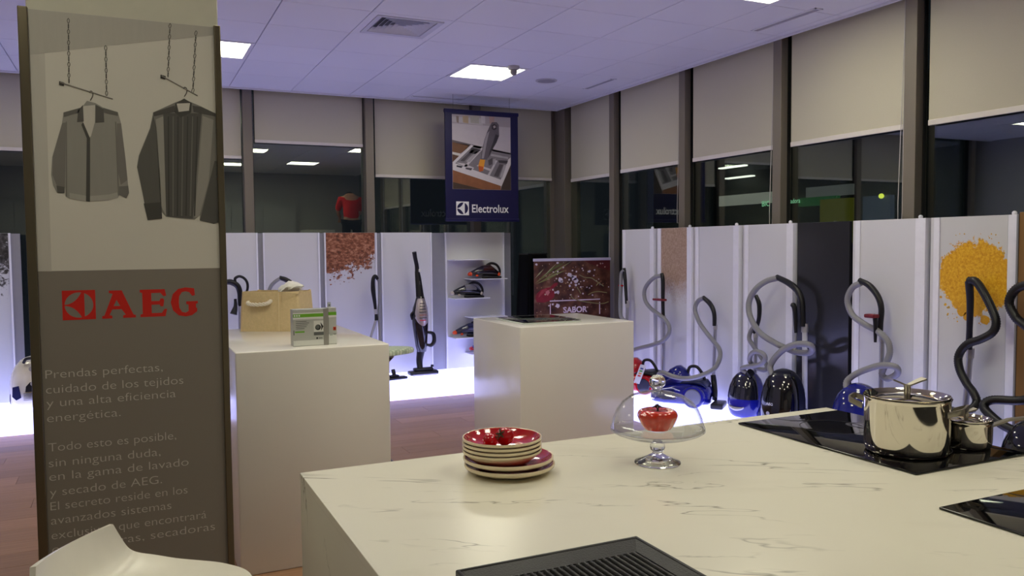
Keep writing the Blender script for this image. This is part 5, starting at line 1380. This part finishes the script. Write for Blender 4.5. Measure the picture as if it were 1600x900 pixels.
# ------------------------------------------------------------------ hobs and griddle
M_HOB = P('hob_glass', (5, 5, 6), 0.035, spec=.55, noise=(5, .05))
def hob(lab, x0, y0, x1, y1):
    t = thing('induction_hob', lab, 'hob', ((x0 + x1) / 2, (y0 + y1) / 2, IZ))
    MB().box((x0, y0, IZ + .0005), (x1, y1, IZ + .006), .002).build('glass_plate', M_HOB, t, 30)
    MB().box((x0 + .005, y0 + .005, IZ), (x1 - .005, y1 - .005, IZ + .0008)).build('seal', M_BLACKG, t)
    for cx, cy in (((x0 + x1) / 2, y0 + (y1 - y0) * .28), ((x0 + x1) / 2, y0 + (y1 - y0) * .72)):
        MB().lathe([(.096, IZ + .0061), (.0985, IZ + .0061), (.0985, IZ + .0063), (.096, IZ + .0063)], (cx, cy, 0), 40, True).build('zone_ring', P('zone_grey', (34, 34, 36), .3), t)
hob('black glass induction hob with the steel pot and saucepan on it', 1.757, 1.386, 2.193, 2.043)
hob('black glass induction hob with nothing on it, nearer the griddle', 1.575, 0.53, 2.10, 1.186)

t = thing('ridged_griddle', 'black cast iron griddle plate with parallel ridges and raised rim', 'griddle', (.68, 1.06, IZ))
M_IRON = P('cast_iron', (19, 19, 18), 0.42, spec=.45, noise=(90, .12), bump=(300, .2))
gx0, gy0, gx1, gy1 = .497, .80, .872, 1.302
m = MB()
m.box((gx0, gy0, IZ + .0005), (gx1, gy1, IZ + .006), .002)
m.build('plate', M_IRON, t, 30)
def rimbox(a, b): return MB().box(a, b, .003).build('rim', M_IRON, t, 30)
RZ = IZ + .019
rimbox((gx0, gy1 - .008, IZ + .002), (gx1, gy1, RZ)); rimbox((gx0, gy0, IZ + .002), (gx1, gy0 + .008, RZ)); rimbox((gx0, gy0, IZ + .002), (gx0 + .008, gy1, RZ)); rimbox((gx1 - .008, gy0, IZ + .002), (gx1, gy1, RZ))
m = MB()
m.plate([(gx0 + .008, gy1 - .045, IZ + .0065), (gx1 - .008, gy1 - .045, IZ + .0065), (gx1 - .008, gy1 - .008, IZ + .016), (gx0 + .008, gy1 - .008, IZ + .016)], (0, -.2, 1), .001)
m.plate([(gx1 - .030, gy0 + .008, IZ + .0065), (gx1 - .008, gy0 + .008, IZ + .016), (gx1 - .008, gy1 - .008, IZ + .016), (gx1 - .030, gy1 - .045, IZ + .0065)], (-.2, 0, 1), .001)
m.build('rim_slope', M_IRON, t)
for k in range(24):
    x = gx0 + .030 + k * .0132
    y1_ = gy1 - .052
    m = MB(); m.loft([[Vector((x + dx, gy0 + .03, IZ + dz)) for dx, dz in ((-.0042, .006), (-.0030, .0105), (-.0012, .012), (.0012, .012), (.0030, .0105), (.0042, .006))],
                      [Vector((x + dx, y1_, IZ + dz)) for dx, dz in ((-.0042, .006), (-.0030, .0105), (-.0012, .012), (.0012, .012), (.0030, .0105), (.0042, .006))]])
    m.build('ridge', M_IRON, t, 60)

# ------------------------------------------------------------------ pots
HZ = IZ + .006
def pot(name, lab, cx, cy, r, h, knob=True):
    t = thing(name, lab, 'pot', (cx, cy, HZ))
    MB().lathe([(0, 0), (r * .90, 0), (r * .955, .004), (r * .985, .012), (r, .024), (r, h - .010), (r * 1.012, h - .004), (r * 1.03, h), (r * 1.025, h + .002), (r * .995, h - .002), (r * .97, h - .012), (r * .965, .02), (r * .9, .008), (0, .008)], (cx, cy, HZ), 72).build('pot_body', M_STEEL, t, 50)
    lid = MB().lathe([(0, h + .006), (r * .30, h + .005), (r * .60, h + .000), (r * .88, h - .009), (r * .90, h - .011), (r * .92, h - .004), (r * .985, h + .004), (r * 1.0, h + .006), (r * .99, h + .001), (r * .93, h - .012), (r * .88, h - .014), (0, h - .002)], (cx, cy, HZ), 72).build('lid', M_STEEL, t, 50)
    return t, lid
PX, PY, PR, PH = 1.920, 1.548, .1085, .152
t, lid = pot('stock_pot', 'tall polished steel pot with forked lid handle on the hob', PX, PY, PR, PH)
kd = Vector((math.cos(math.radians(-25)), math.sin(math.radians(-25)), 0))
kc = Vector((PX, PY, HZ + PH))
m = MB()
for s in (1, -1):
    m.loft([[kc + kd * (s * a) + kd.cross(Vector((0, 0, 1))) * (w_ * q) + Vector((0, 0, z + dz)) for q, dz in ((-1, -.0022), (1, -.0022), (1, .0022), (-1, .0022))] for a, z, w_ in ((.0, .030, .009), (.010, .034, .010), (.028, .042, .013), (.046, .049, .016))])
m.cyl(kc + Vector((0, 0, .002)), kc + Vector((0, 0, .033)), .0085, .0095, 16)
m.build('lid_handle', M_STEELB, lid, 40)
def side_handle(t, cx, cy, r, z, ang, wd, out, mat):
    d = Vector((math.cos(ang), math.sin(ang), 0)); n_ = Vector((-d.y, d.x, 0)); c = Vector((cx, cy, z))
    path = [c + d * (r - .002) + n_ * wd + Vector((0, 0, -.004)), c + d * (r + out * .55) + n_ * wd * .98 + Vector((0, 0, .004)), c + d * (r + out) + n_ * wd * .8 + Vector((0, 0, .010)), c + d * (r + out * 1.04) + Vector((0, 0, .012)),
            c + d * (r + out) - n_ * wd * .8 + Vector((0, 0, .010)), c + d * (r + out * .55) - n_ * wd * .98 + Vector((0, 0, .004)), c + d * (r - .002) - n_ * wd + Vector((0, 0, -.004))]
    p = spline(path, 5)
    rings = []
    for i, a in enumerate(p):
        tg = (p[min(i + 1, len(p) - 1)] - p[max(i - 1, 0)]).normalized(); s_ = tg.cross(Vector((0, 0, 1))).normalized()
        rings.append([a + s_ * x + Vector((0, 0, y)) for x, y in ((-.0025, -.0075), (.0025, -.0075), (.0032, 0), (.0025, .0075), (-.0025, .0075), (-.0032, 0))])
    MB().loft(rings).build('side_handle', mat, t, 50)
side_handle(t, PX, PY, PR, HZ + PH - .030, math.radians(-62), .040, .034, M_STEELB)
side_handle(t, PX, PY, PR, HZ + PH - .026, math.radians(118), .040, .034, M_STEELB)
SPX, SPY, SPR, SPH = 2.118, 1.515, .0665, .074
t, lid = pot('saucepan', 'small polished steel saucepan with long handle behind the tall pot', SPX, SPY, SPR, SPH)
hd = Vector((math.cos(math.radians(-32)), math.sin(math.radians(-32)), 0)); hn = Vector((-hd.y, hd.x, 0))
c = Vector((SPX, SPY, HZ + SPH - .012))
MB().loft([[c + hd * (SPR + a) + hn * (w_ * q) + Vector((0, 0, z + dz)) for q, dz in ((-1, -.003), (1, -.003), (1, .003), (-1, .003))] for a, z, w_ in ((-.004, -.004, .012), (.01, .0, .010), (.045, .014, .009), (.09, .020, .010), (.16, .021, .012), (.205, .020, .012))]).build('long_handle', M_STEELB, t, 40)
kc = Vector((SPX, SPY, HZ + SPH)); m = MB()
for s in (1, -1):
    m.loft([[kc + kd * (s * a) + kd.cross(Vector((0, 0, 1))) * (w_ * q) + Vector((0, 0, z + dz)) for q, dz in ((-1, -.002), (1, -.002), (1, .002), (-1, .002))] for a, z, w_ in ((.0, .022, .006), (.010, .025, .008), (.026, .031, .011))])
m.cyl(kc + Vector((0, 0, .002)), kc + Vector((0, 0, .024)), .006, .007, 14); m.build('lid_handle', M_STEELB, lid, 40)

# ------------------------------------------------------------------ crockery
M_REDG = M_REDGLAZE
PCX, PCY = .872, 1.882
def plate_(cx, cy, z, r, lab, first=None):
    t = thing('dinner_plate', lab, 'plate', (cx, cy, z), 0, 'red and cream plates')
    MB().lathe([(0, .002), (r * .62, .002), (r * .64, 0), (r * .67, 0), (r * .69, .003), (r * .86, .0085), (r * .955, .0140), (r * .99, .0165), (r, .0195), (r, .0225), (r * .99, .0245), (r * .965, .0240), (r * .86, .0150), (r * .70, .0085), (0, .0075)], (cx, cy, z), 72).build('plate_body', M_CERAMIC, t, 60)
    MB().lathe([(0, .0080), (r * .70, .0090), (r * .86, .0155), (r * .958, .0240), (r * .948, .0230), (r * .86, .0145), (r * .70, .0080), (0, .0070)], (cx, cy, z), 72).build('glaze', M_REDG, t, 60)
    return t
def bowl_(cx, cy, z, r, lab):
    t = thing('soup_bowl', lab, 'bowl', (cx, cy, z), 0, 'red and cream bowls')
    MB().lathe([(0, .002), (r * .50, .002), (r * .52, 0), (r * .56, 0), (r * .60, .003), (r * .75, .0095), (r * .86, .0180), (r * .93, .0255), (r * .955, .0285), (r * .992, .0295), (r, .0310), (r, .0345), (r * .99, .0360), (r * .966, .0358), (r * .945, .0330), (r * .90, .0270), (r * .83, .0205), (r * .72, .0135), (r * .55, .0085), (0, .0075)], (cx, cy, z), 72).build('bowl_body', M_CERAMIC, t, 60)
    MB().lathe([(0, .0081), (r * .55, .0091), (r * .72, .0141), (r * .825, .0209), (r * .893, .0273), (r * .938, .0332), (r * .958, .0358), (r * .949, .0353), (r * .93, .0325), (r * .885, .0267), (r * .82, .0200), (r * .72, .0131), (r * .55, .0080), (0, .0072)], (cx, cy, z), 72).build('glaze', M_REDG, t, 60)
    return t
plate_(PCX, PCY, IZ + .0004, .1170, 'bottom red and cream plate resting on the marbled worktop')
plate_(PCX - .002, PCY + .003, IZ + .0172, .1165, 'upper red and cream plate directly under the bowls')
BCX, BCY, BZ = .853, 1.886, IZ + .0255
for k, lab in enumerate(('lowest red and cream bowl in the stack, sitting on the plates', 'second red and cream bowl from the bottom of the stack', 'second red and cream bowl from the top of the stack', 'topmost red and cream bowl holding two tomatoes')):
    bowl_(BCX, BCY, BZ + k * .0106, .102, lab)
TZ = BZ + 3 * .0106 + .0082
def tomato(x, y, z, r, lab, tilt):
    t = thing('cherry_tomato', lab, 'tomato', (x, y, z - r))
    M = Matrix.Translation((x, y, z)) @ Matrix.Rotation(tilt[0], 4, 'X') @ Matrix.Rotation(tilt[1], 4, 'Y')
    m = MB(M); n, mm = 24, 14; rings = []
    for i in range(mm + 1):
        a = math.pi * i / mm
        rings.append([Vector((math.sin(a) * r * (1 + .02 * math.cos(5 * b)) * math.cos(b), math.sin(a) * r * (1 + .02 * math.cos(5 * b)) * math.sin(b), -math.cos(a) * r * .93 - (.12 * r * math.exp(-((math.pi - a) / .35) ** 2)))) if math.sin(a) > 1e-3 else Vector((1e-4 * math.cos(b), 1e-4 * math.sin(b), -math.cos(a) * r * .93 - (.12 * r if i == mm else 0))) for b in [2 * math.pi * k / n for k in range(n)]])
    m.loft(rings); m.build('flesh', M_RED, t, 60)
    for k in range(5):
        b = 2 * math.pi * k / 5
        MB(M).loft([[Vector((math.cos(b) * d - math.sin(b) * w_ * q, math.sin(b) * d + math.cos(b) * w_ * q, zz)) for q in (-1, 0, 1)] for d, w_, zz in ((.001, .0018, r * .84), (.007, .0026, r * .93), (.012, .0018, r * .90), (.017, .0004, r * .94))], cap=False).build('sepal', P('sepal_green', (74, 84, 52), .6), t)
    MB(M).cyl((0, 0, r * .8), (.002, .001, r * 1.18), .0016, .0012, 8).build('stem', P('sepal_green', (74, 84, 52), .6), t)
tomato(BCX - .036, BCY - .006, TZ + .0205, .0195, 'cherry tomato nearer the front rim of the top bowl', (.4, 1.0))
tomato(BCX + .010, BCY + .004, TZ + .0245, .0235, 'larger cherry tomato farther back in the top bowl', (.7, -.9))

# ------------------------------------------------------------------ glass cake stand with dome
M_GLASS = P('clear_glass', (250, 252, 252), 0.0, trans=1.0, ior=1.40, noise=(5, 0))
M_THIN = thin_glass('dome_glass', (.975, .982, .985), 1.0, .015)
GX, GY = 1.2555, 1.775
t = thing('cake_stand', 'clear glass footed cake stand on the marbled worktop', 'cake stand', (GX, GY, IZ))
MB().lathe([(0, .0005), (.058, .0005), (.061, .002), (.060, .005), (.045, .011), (.026, .020), (.014, .027), (.012, .032), (.018, .036), (.020, .043), (.019, .050), (.013, .054), (.012, .060), (0, .061)], (GX, GY, IZ), 72).build('foot', M_GLASS, t, 60)
MB().lathe([(0, .0605), (.020, .061), (.060, .067), (.095, .076), (.118, .085), (.1245, .090), (.1235, .0925), (.118, .0905), (.095, .0895), (0, .0885)], (GX, GY, IZ), 72).build('plate_bowl', M_THIN, t, 60)
t = thing('glass_dome', 'clear glass dome with ball knob covering the red ornament', 'cake dome', (GX, GY, IZ + .0925))
DZ = IZ + .0925
MB().lathe([(.1195, 0), (.1230, .0), (.1245, .003), (.1225, .008), (.1205, .013), (.1165, .030), (.1075, .052), (.0925, .072), (.0695, .088), (.0420, .0965), (.018, .1005), (.010, .102),
            (.0, .1005), (.018, .0985), (.0410, .0945), (.0680, .0862), (.0905, .0705), (.1053, .0510), (.1142, .0295), (.1182, .0125)], (GX, GY, DZ), 72, closed=True).build('dome', M_THIN, t, 60)
MB().lathe([(0, .1015), (.0105, .1016), (.0095, .105), (.014, .1105), (.0195, .117), (.0218, .125), (.0195, .134), (.0125, .1415), (0, .144)], (GX, GY, DZ), 40).build('knob', M_GLASS, t, 60)
t = thing('ceramic_tomato', 'glossy orange-red ceramic tomato ornament under the glass dome', 'ornament', (GX, GY, IZ + .0912))
m = MB(); n = 72; rings = []
OZ = IZ + .0910
for r_, z_ in spline([(0, 0, 0), (.030, 0, 0), (.037, .004, 0), (.044, .014, 0), (.0495, .026, 0), (.0527, .035, 0), (.0522, .0425, 0), (.0480, .0490, 0), (.040, .0528, 0), (.029, .0535, 0), (.015, .0515, 0), (.0, .0495, 0)], 3) and [(p[0], p[1]) for p in spline([(0, 0, 0), (.030, 0, 0), (.037, .004, 0), (.044, .014, 0), (.0495, .026, 0), (.0527, .035, 0), (.0522, .0425, 0), (.0480, .0490, 0), (.040, .0528, 0), (.029, .0535, 0), (.015, .0515, 0), (.0, .0495, 0)], 3)]:
    ring = []
    for k in range(n):
        b = 2 * math.pi * k / n
        lob = 1 - .055 * (1 - abs(math.cos(4 * b))) ** 2
        ring.append(Vector((GX + max(r_, 1e-4) * lob * math.cos(b), GY + max(r_, 1e-4) * lob * math.sin(b), OZ + max(0, z_))))
    rings.append(ring)
m.loft(rings); m.build('body', P('orange_glaze', (210, 44, 6), .07, spec=.6, coat=.9, noise=(28, .18)), t, 60)
MB().tube([(GX, GY, OZ + .044), (GX + .001, GY, OZ + .054), (GX - .002, GY, OZ + .066)], [.004, .003, .005], 10).build('stem', P('stem_dark', (36, 22, 18), .5), t, 60)
for k in range(5):
    b = 2 * math.pi * k / 5 + .3
    MB().tube([(GX, GY, OZ + .058), (GX + .008 * math.cos(b), GY + .008 * math.sin(b), OZ + .061), (GX + .015 * math.cos(b), GY + .015 * math.sin(b), OZ + .058)], [.003, .0022, .0008], 8).build('sepal', P('stem_dark', (36, 22, 18), .5), t, 60)

# ------------------------------------------------------------------ bar stool
t = thing('bar_stool', 'white moulded bar stool in front of the printed column', 'stool', (.04, 1.90, 0))
SA = math.radians(-33)
MS = Matrix.Translation((.018, 1.925, 0)) @ Matrix.Rotation(SA, 4, 'Z')
# local: +x = sitting direction (front edge), -x = back
def shell_pt(u, v):
    # u: 0 back top .. 1 front lip; v: -1..1 across
    px = np.interp(u, [0, .10, .22, .36, .52, .75, .92, 1.0], [-.185, -.172, -.152, -.120, -.05, .07, .160, .190])
    pz = np.interp(u, [0, .10, .22, .36, .52, .75, .92, 1.0], [.850, .815, .772, .742, .725, .722, .730, .720])
    hw = np.interp(u, [0, .10, .22, .36, .52, .75, .92, 1.0], [.128, .142, .156, .172, .188, .190, .162, .120])
    z = pz + .026 * (abs(v) ** 3) * np.interp(u, [0, .2, .4, .75, 1], [0, .2, 1.0, .9, .2])
    x = px + .018 * v * v * (1 if u < .3 else 0) * (1 - u / .3 if u < .3 else 0)
    return Vector((x, hw * v, z))
NU, NV = 40, 22
us = np.linspace(0, 1, NU + 1)
vsamp = np.sin(np.linspace(-math.pi / 2, math.pi / 2, NV + 1))
top = [[shell_pt(u, v) for v in vsamp] for u in us]
# smooth the profile along its length
for _ in range(6):
    top = [[(top[max(i - 1, 0)][j] + top[i][j] * 2 + top[min(i + 1, NU)][j]) / 4 if 0 < i < NU else top[i][j] for j in range(NV + 1)] for i in range(NU + 1)]
vs = []; th = .012
for i in range(NU + 1):
    for j in range(NV + 1): vs.append(top[i][j])
N = len(vs)
for i in range(NU + 1):
    for j in range(NV + 1):
        a = top[min(i + 1, NU)][j] - top[max(i - 1, 0)][j]; b = top[i][min(j + 1, NV)] - top[i][max(j - 1, 0)]
        n_ = a.cross(b)
        n_ = n_.normalized() if n_.length > 1e-9 else Vector((0, 0, 1))
        if n_.z < 0: n_ = -n_
        if i < 12 and n_.x < 0: n_ = -n_
        vs.append(top[i][j] - n_ * th)
w_ = NV + 1
fs = [(i * w_ + j, i * w_ + j + 1, (i + 1) * w_ + j + 1, (i + 1) * w_ + j) for i in range(NU) for j in range(NV)]
fs += [tuple(N + q for q in reversed(f_)) for f_ in fs]
per = [j for j in range(w_)] + [i * w_ + NV for i in range(1, NU + 1)] + [NU * w_ + j for j in range(NV - 1, -1, -1)] + [i * w_ for i in range(NU - 1, 0, -1)]
fs += [(per[i], per[(i + 1) % len(per)], N + per[(i + 1) % len(per)], N + per[i]) for i in range(len(per))]
MB(MS).add(vs, fs).build('seat_shell', P('stool_white', (222, 218, 206), .28, spec=.45), t, 50)
MB(MS).lathe([(0, 0), (.21, 0), (.21, .006), (.19, .012), (.03, .03), (.026, .06), (0, .06)], (0.01, 0, 0), 48).build('base', M_STEELB, t, 50)
MB(MS).cyl((0.01, 0, .05), (0.01, 0, .72), .026, n=24).build('column', M_STEELB, t, 50)
MB(MS).box((-.09, -.09, .70), (.11, .09, .716), .006).build('seat_bracket', M_BLACKPL, t, 40)
MB(MS).tube([(.02, -.12, .24), (.15, -.13, .25), (.19, 0, .25), (.15, .13, .25), (.02, .12, .24), (-.01, .03, .24)], .011, 10).build('footrest', M_STEELB, t, 60)

# ------------------------------------------------------------------ room behind the viewer (seen mirrored in the windows)
M_CAB = P('cabinet_grey', (172, 172, 168), .5)
t = thing('tall_cabinets', 'row of tall grey cupboard fronts along the front wall', 'cabinet', (1.0, -.6, 0))
MB().box((-2.6, -.715, 0), (3.3, -.60, 2.45)).build('body', M_CAB, t)
for k in range(9):
    d = MB().box((-2.58 + k * .65, -.60, .08), (-2.58 + k * .65 + .64, -.58, 2.42), .003).build('door', M_CAB, t)
    MB().box((-2.58 + k * .65 + .58, -.58, 1.0), (-2.58 + k * .65 + .6, -.56, 1.3), .003).build('handle', M_STEELB, d)
t = thing('fridge', 'white tall fridge standing beside the grey cupboards', 'fridge', (3.75, -.4, 0))
MB().box((3.40, -.70, .02), (4.02, -.10, 1.88), .01).build('body', M_WHITEPL, t)
d = MB().box((3.40, -.10, .62), (4.02, -.05, 1.88), .01).build('door', M_WHITEPL, t); MB().box((3.44, -.05, .9), (3.46, -.02, 1.4), .004).build('handle', M_STEELB, d)
d = MB().box((3.40, -.10, .03), (4.02, -.05, .61), .01).build('drawer', M_WHITEPL, t); MB().box((3.5, -.05, .54), (3.9, -.02, .56), .004).build('handle', M_STEELB, d)

# stepladder and person in red working near the ceiling
LX, LY = 3.93, 1.75
t = thing('stepladder', 'aluminium stepladder the person in red stands on', 'ladder', (LX, LY, 0))
for sx in (-.2, .2):
    MB().cyl((LX + sx * 1.2, LY - .42, 0), (LX + sx, LY - .06, 1.05), .018, n=10).build('leg', M_ALU, t, 50)
    MB().cyl((LX + sx * 1.2, LY + .42, 0), (LX + sx, LY + .06, 1.05), .018, n=10).build('leg', M_ALU, t, 50)
MB().box((LX - .22, LY - .16, 1.05), (LX + .22, LY + .16, 1.085), .006).build('top_platform', M_ALU, t)
for k in range(3):
    z = .26 * (k + 1); y_ = LY - .42 + .36 * z / 1.05
    MB().box((LX - .23, y_ - .05, z - .015), (LX + .23, y_ + .05, z + .01), .004).build('step', M_ALU, t)

def skin(name, verts, edges, radii, mat, parent, root=0, lv=2):
    me = bpy.data.meshes.new(name)
    W = MW[parent.name]; inv = W.inverted()
    me.from_pydata([tuple(inv @ Vector(v)) for v in verts], edges, [])
    o = bpy.data.objects.new(name, me); COL.objects.link(o); o.parent = parent
    md = o.modifiers.new('skin', 'SKIN')
    for i, r in enumerate(radii):
        r = r if isinstance(r, tuple) else (r, r)
        me.skin_vertices[0].data[i].radius = r
        me.skin_vertices[0].data[i].use_root = (i == root)
    md.use_smooth_shade = True
    sb = o.modifiers.new('subdivision', 'SUBSURF'); sb.levels = lv; sb.render_levels = lv
    me.materials.append(mat)
    MW[o.name] = W
    return o
FZ = 1.085
t = thing('person', 'person in red top and dark trousers bending on the stepladder', 'person', (LX, LY, FZ))
M_SKIN = P('skin', (190, 140, 112), .5)
hip = (LX, LY, FZ + .92)
V = [hip, (LX, LY - .03, FZ + 1.06), (LX + .02, LY - .09, FZ + 1.24), (LX + .03, LY - .17, FZ + 1.38), (LX + .04, LY - .24, FZ + 1.43), (LX + .05, LY - .33, FZ + 1.40), (LX + .05, LY - .40, FZ + 1.33),
     (LX - .16, LY - .17, FZ + 1.35), (LX - .20, LY - .28, FZ + 1.12), (LX - .12, LY - .42, FZ + .98),
     (LX + .22, LY - .17, FZ + 1.35), (LX + .26, LY - .28, FZ + 1.12), (LX + .18, LY - .42, FZ + .98),
     (LX - .10, LY, FZ + .86), (LX - .11, LY - .01, FZ + .48), (LX - .11, LY + .02, FZ + .09), (LX - .11, LY - .10, FZ + .035),
     (LX + .10, LY, FZ + .86), (LX + .11, LY - .01, FZ + .48), (LX + .11, LY + .02, FZ + .09), (LX + .11, LY - .10, FZ + .035)]
E_ = [(0, 1), (1, 2), (2, 3), (3, 4), (4, 5), (5, 6), (3, 7), (7, 8), (8, 9), (3, 10), (10, 11), (11, 12), (0, 13), (13, 14), (14, 15), (15, 16), (0, 17), (17, 18), (18, 19), (19, 20)]
Rr = [(.14, .10), (.13, .095), (.15, .10), (.14, .09), .055, .085, .075, .055, .042, .032, .055, .042, .032, .085, .058, .042, .035, .085, .058, .042, .035]
skin('body', V, E_, Rr, M_SKIN, t)
skin('red_top', [V[0], V[1], V[2], V[3], V[7], V[8], V[10], V[11]], [(0, 1), (1, 2), (2, 3), (3, 4), (4, 5), (3, 6), (6, 7)], [(.165, .13), (.16, .12), (.175, .12), (.16, .105), .075, .066, .075, .066], P('red_shirt', (206, 26, 26), .8, spec=.2), t)
skin('trousers', [(LX, LY, FZ + .93), V[13], V[14], (LX - .11, LY + .02, FZ + .12), V[17], V[18], (LX + .11, LY + .02, FZ + .12)], [(0, 1), (1, 2), (2, 3), (0, 4), (4, 5), (5, 6)], [(.15, .12), .10, .075, .065, .10, .075, .065], P('dark_trousers', (34, 34, 38), .85, spec=.2), t)
hair = MB().ball((LX + .05, LY - .345, FZ + 1.425), (.085, .10, .085), 20, 12).build('hair', P('dark_hair', (30, 22, 18), .7), t, 60)
for s in (-1, 1):
    MB().ball((LX + s * .11, LY - .06, FZ + .04), (.045, .13, .04), 16, 10).build('shoe', P('dark_shoe', (26, 26, 28), .5), t, 60)
    MB().ball((LX + .05 + s * .030, LY - .415, FZ + 1.375), .011, 10, 8).build('eye', P('eye_white', (220, 216, 210), .3), t, 60)
    hx = LX + (.18 if s > 0 else -.12)
    for k in range(4):
        MB().tube([(hx - .024 + k * .016, LY - .43, FZ + .965), (hx - .026 + k * .017, LY - .465, FZ + .935), (hx - .024 + k * .016, LY - .470, FZ + .905)], .0085, 8).build('finger', M_SKIN, t, 60)
    MB().tube([(hx - s * .03, LY - .42, FZ + .97), (hx - s * .048, LY - .445, FZ + .945), (hx - s * .046, LY - .462, FZ + .925)], .010, 8).build('thumb', M_SKIN, t, 60)
MB().tube([(LX + .05, LY - .428, FZ + 1.36), (LX + .05, LY - .452, FZ + 1.335), (LX + .05, LY - .438, FZ + 1.325)], [.008, .013, .008], 8).build('nose', M_SKIN, t, 60)

# ------------------------------------------------------------------ shop front across the way, through the side windows
t = thing('shop_front', 'neighbouring shop front outside with green lit sign', 'building', (8.05, 8.2, 0))
MB().box((8.05, 4.0, 0.0), (8.3, 11.5, 3.4)).build('wall', P('outside_wall', (40, 44, 42), .8), t)
MB().box((8.0, 8.62, 2.06), (8.05, 9.75, 2.21)).build('fascia', P('fascia_pale', (200, 210, 190), .5, emit=(.85, .84, .74), power=.26), t)
MB().box((8.0, 7.28, 2.09), (8.05, 8.02, 2.22)).build('fascia', P('fascia_grey', (150, 160, 150), .5, emit=(.8, .82, .78), power=.09), t)
MB().box((7.99, 7.50, 1.98), (8.05, 8.14, 2.09)).build('sign_glow', P('sign_green', (20, 90, 40), .5, emit=(.08, .6, .16), power=.09), t)
MB().box((7.98, 7.28, 1.5), (8.05, 7.76, 2.05)).build('poster_olive', P('olive_board', (130, 130, 20), .5, emit=(.55, .56, .06), power=.09), t)
MB().box((7.98, 6.70, 1.5), (8.05, 7.09, 2.05)).build('poster_blue', P('blue_board', (40, 52, 76), .5, emit=(.2, .28, .45), power=.12), t)
MB().ball((7.95, 6.80, 2.04), .03, 14, 8).build('sign_lamp', P('lamp_lime', (220, 230, 60), .4, emit=(.8, .9, .1), power=1.6), t, 60)
M_SG = P('sign_letters', (190, 255, 210), .4, emit=(.35, .9, .5), power=.9)
text_part('lettering', 'BIC', (7.97, 8.80, 2.015), (0, -1, 0), (0, 0, 1), .07, .15, M_SG, t, offset=.01)
text_part('lettering', 'adora', (7.97, 8.262, 2.03), (0, -1, 0), (0, 0, 1), .062, .175, M_SG, t, offset=.01)
for y0_, z_ in ((9.1, 2.60), (8.95, 2.44)):
    MB().box((7.9, y0_, z_), (7.98, y0_ + .55, z_ + .02), .004).build('tube_lamp', P('tube_lamp', (250, 255, 235), .4, emit=(1, 1, .9), power=2.2), t)
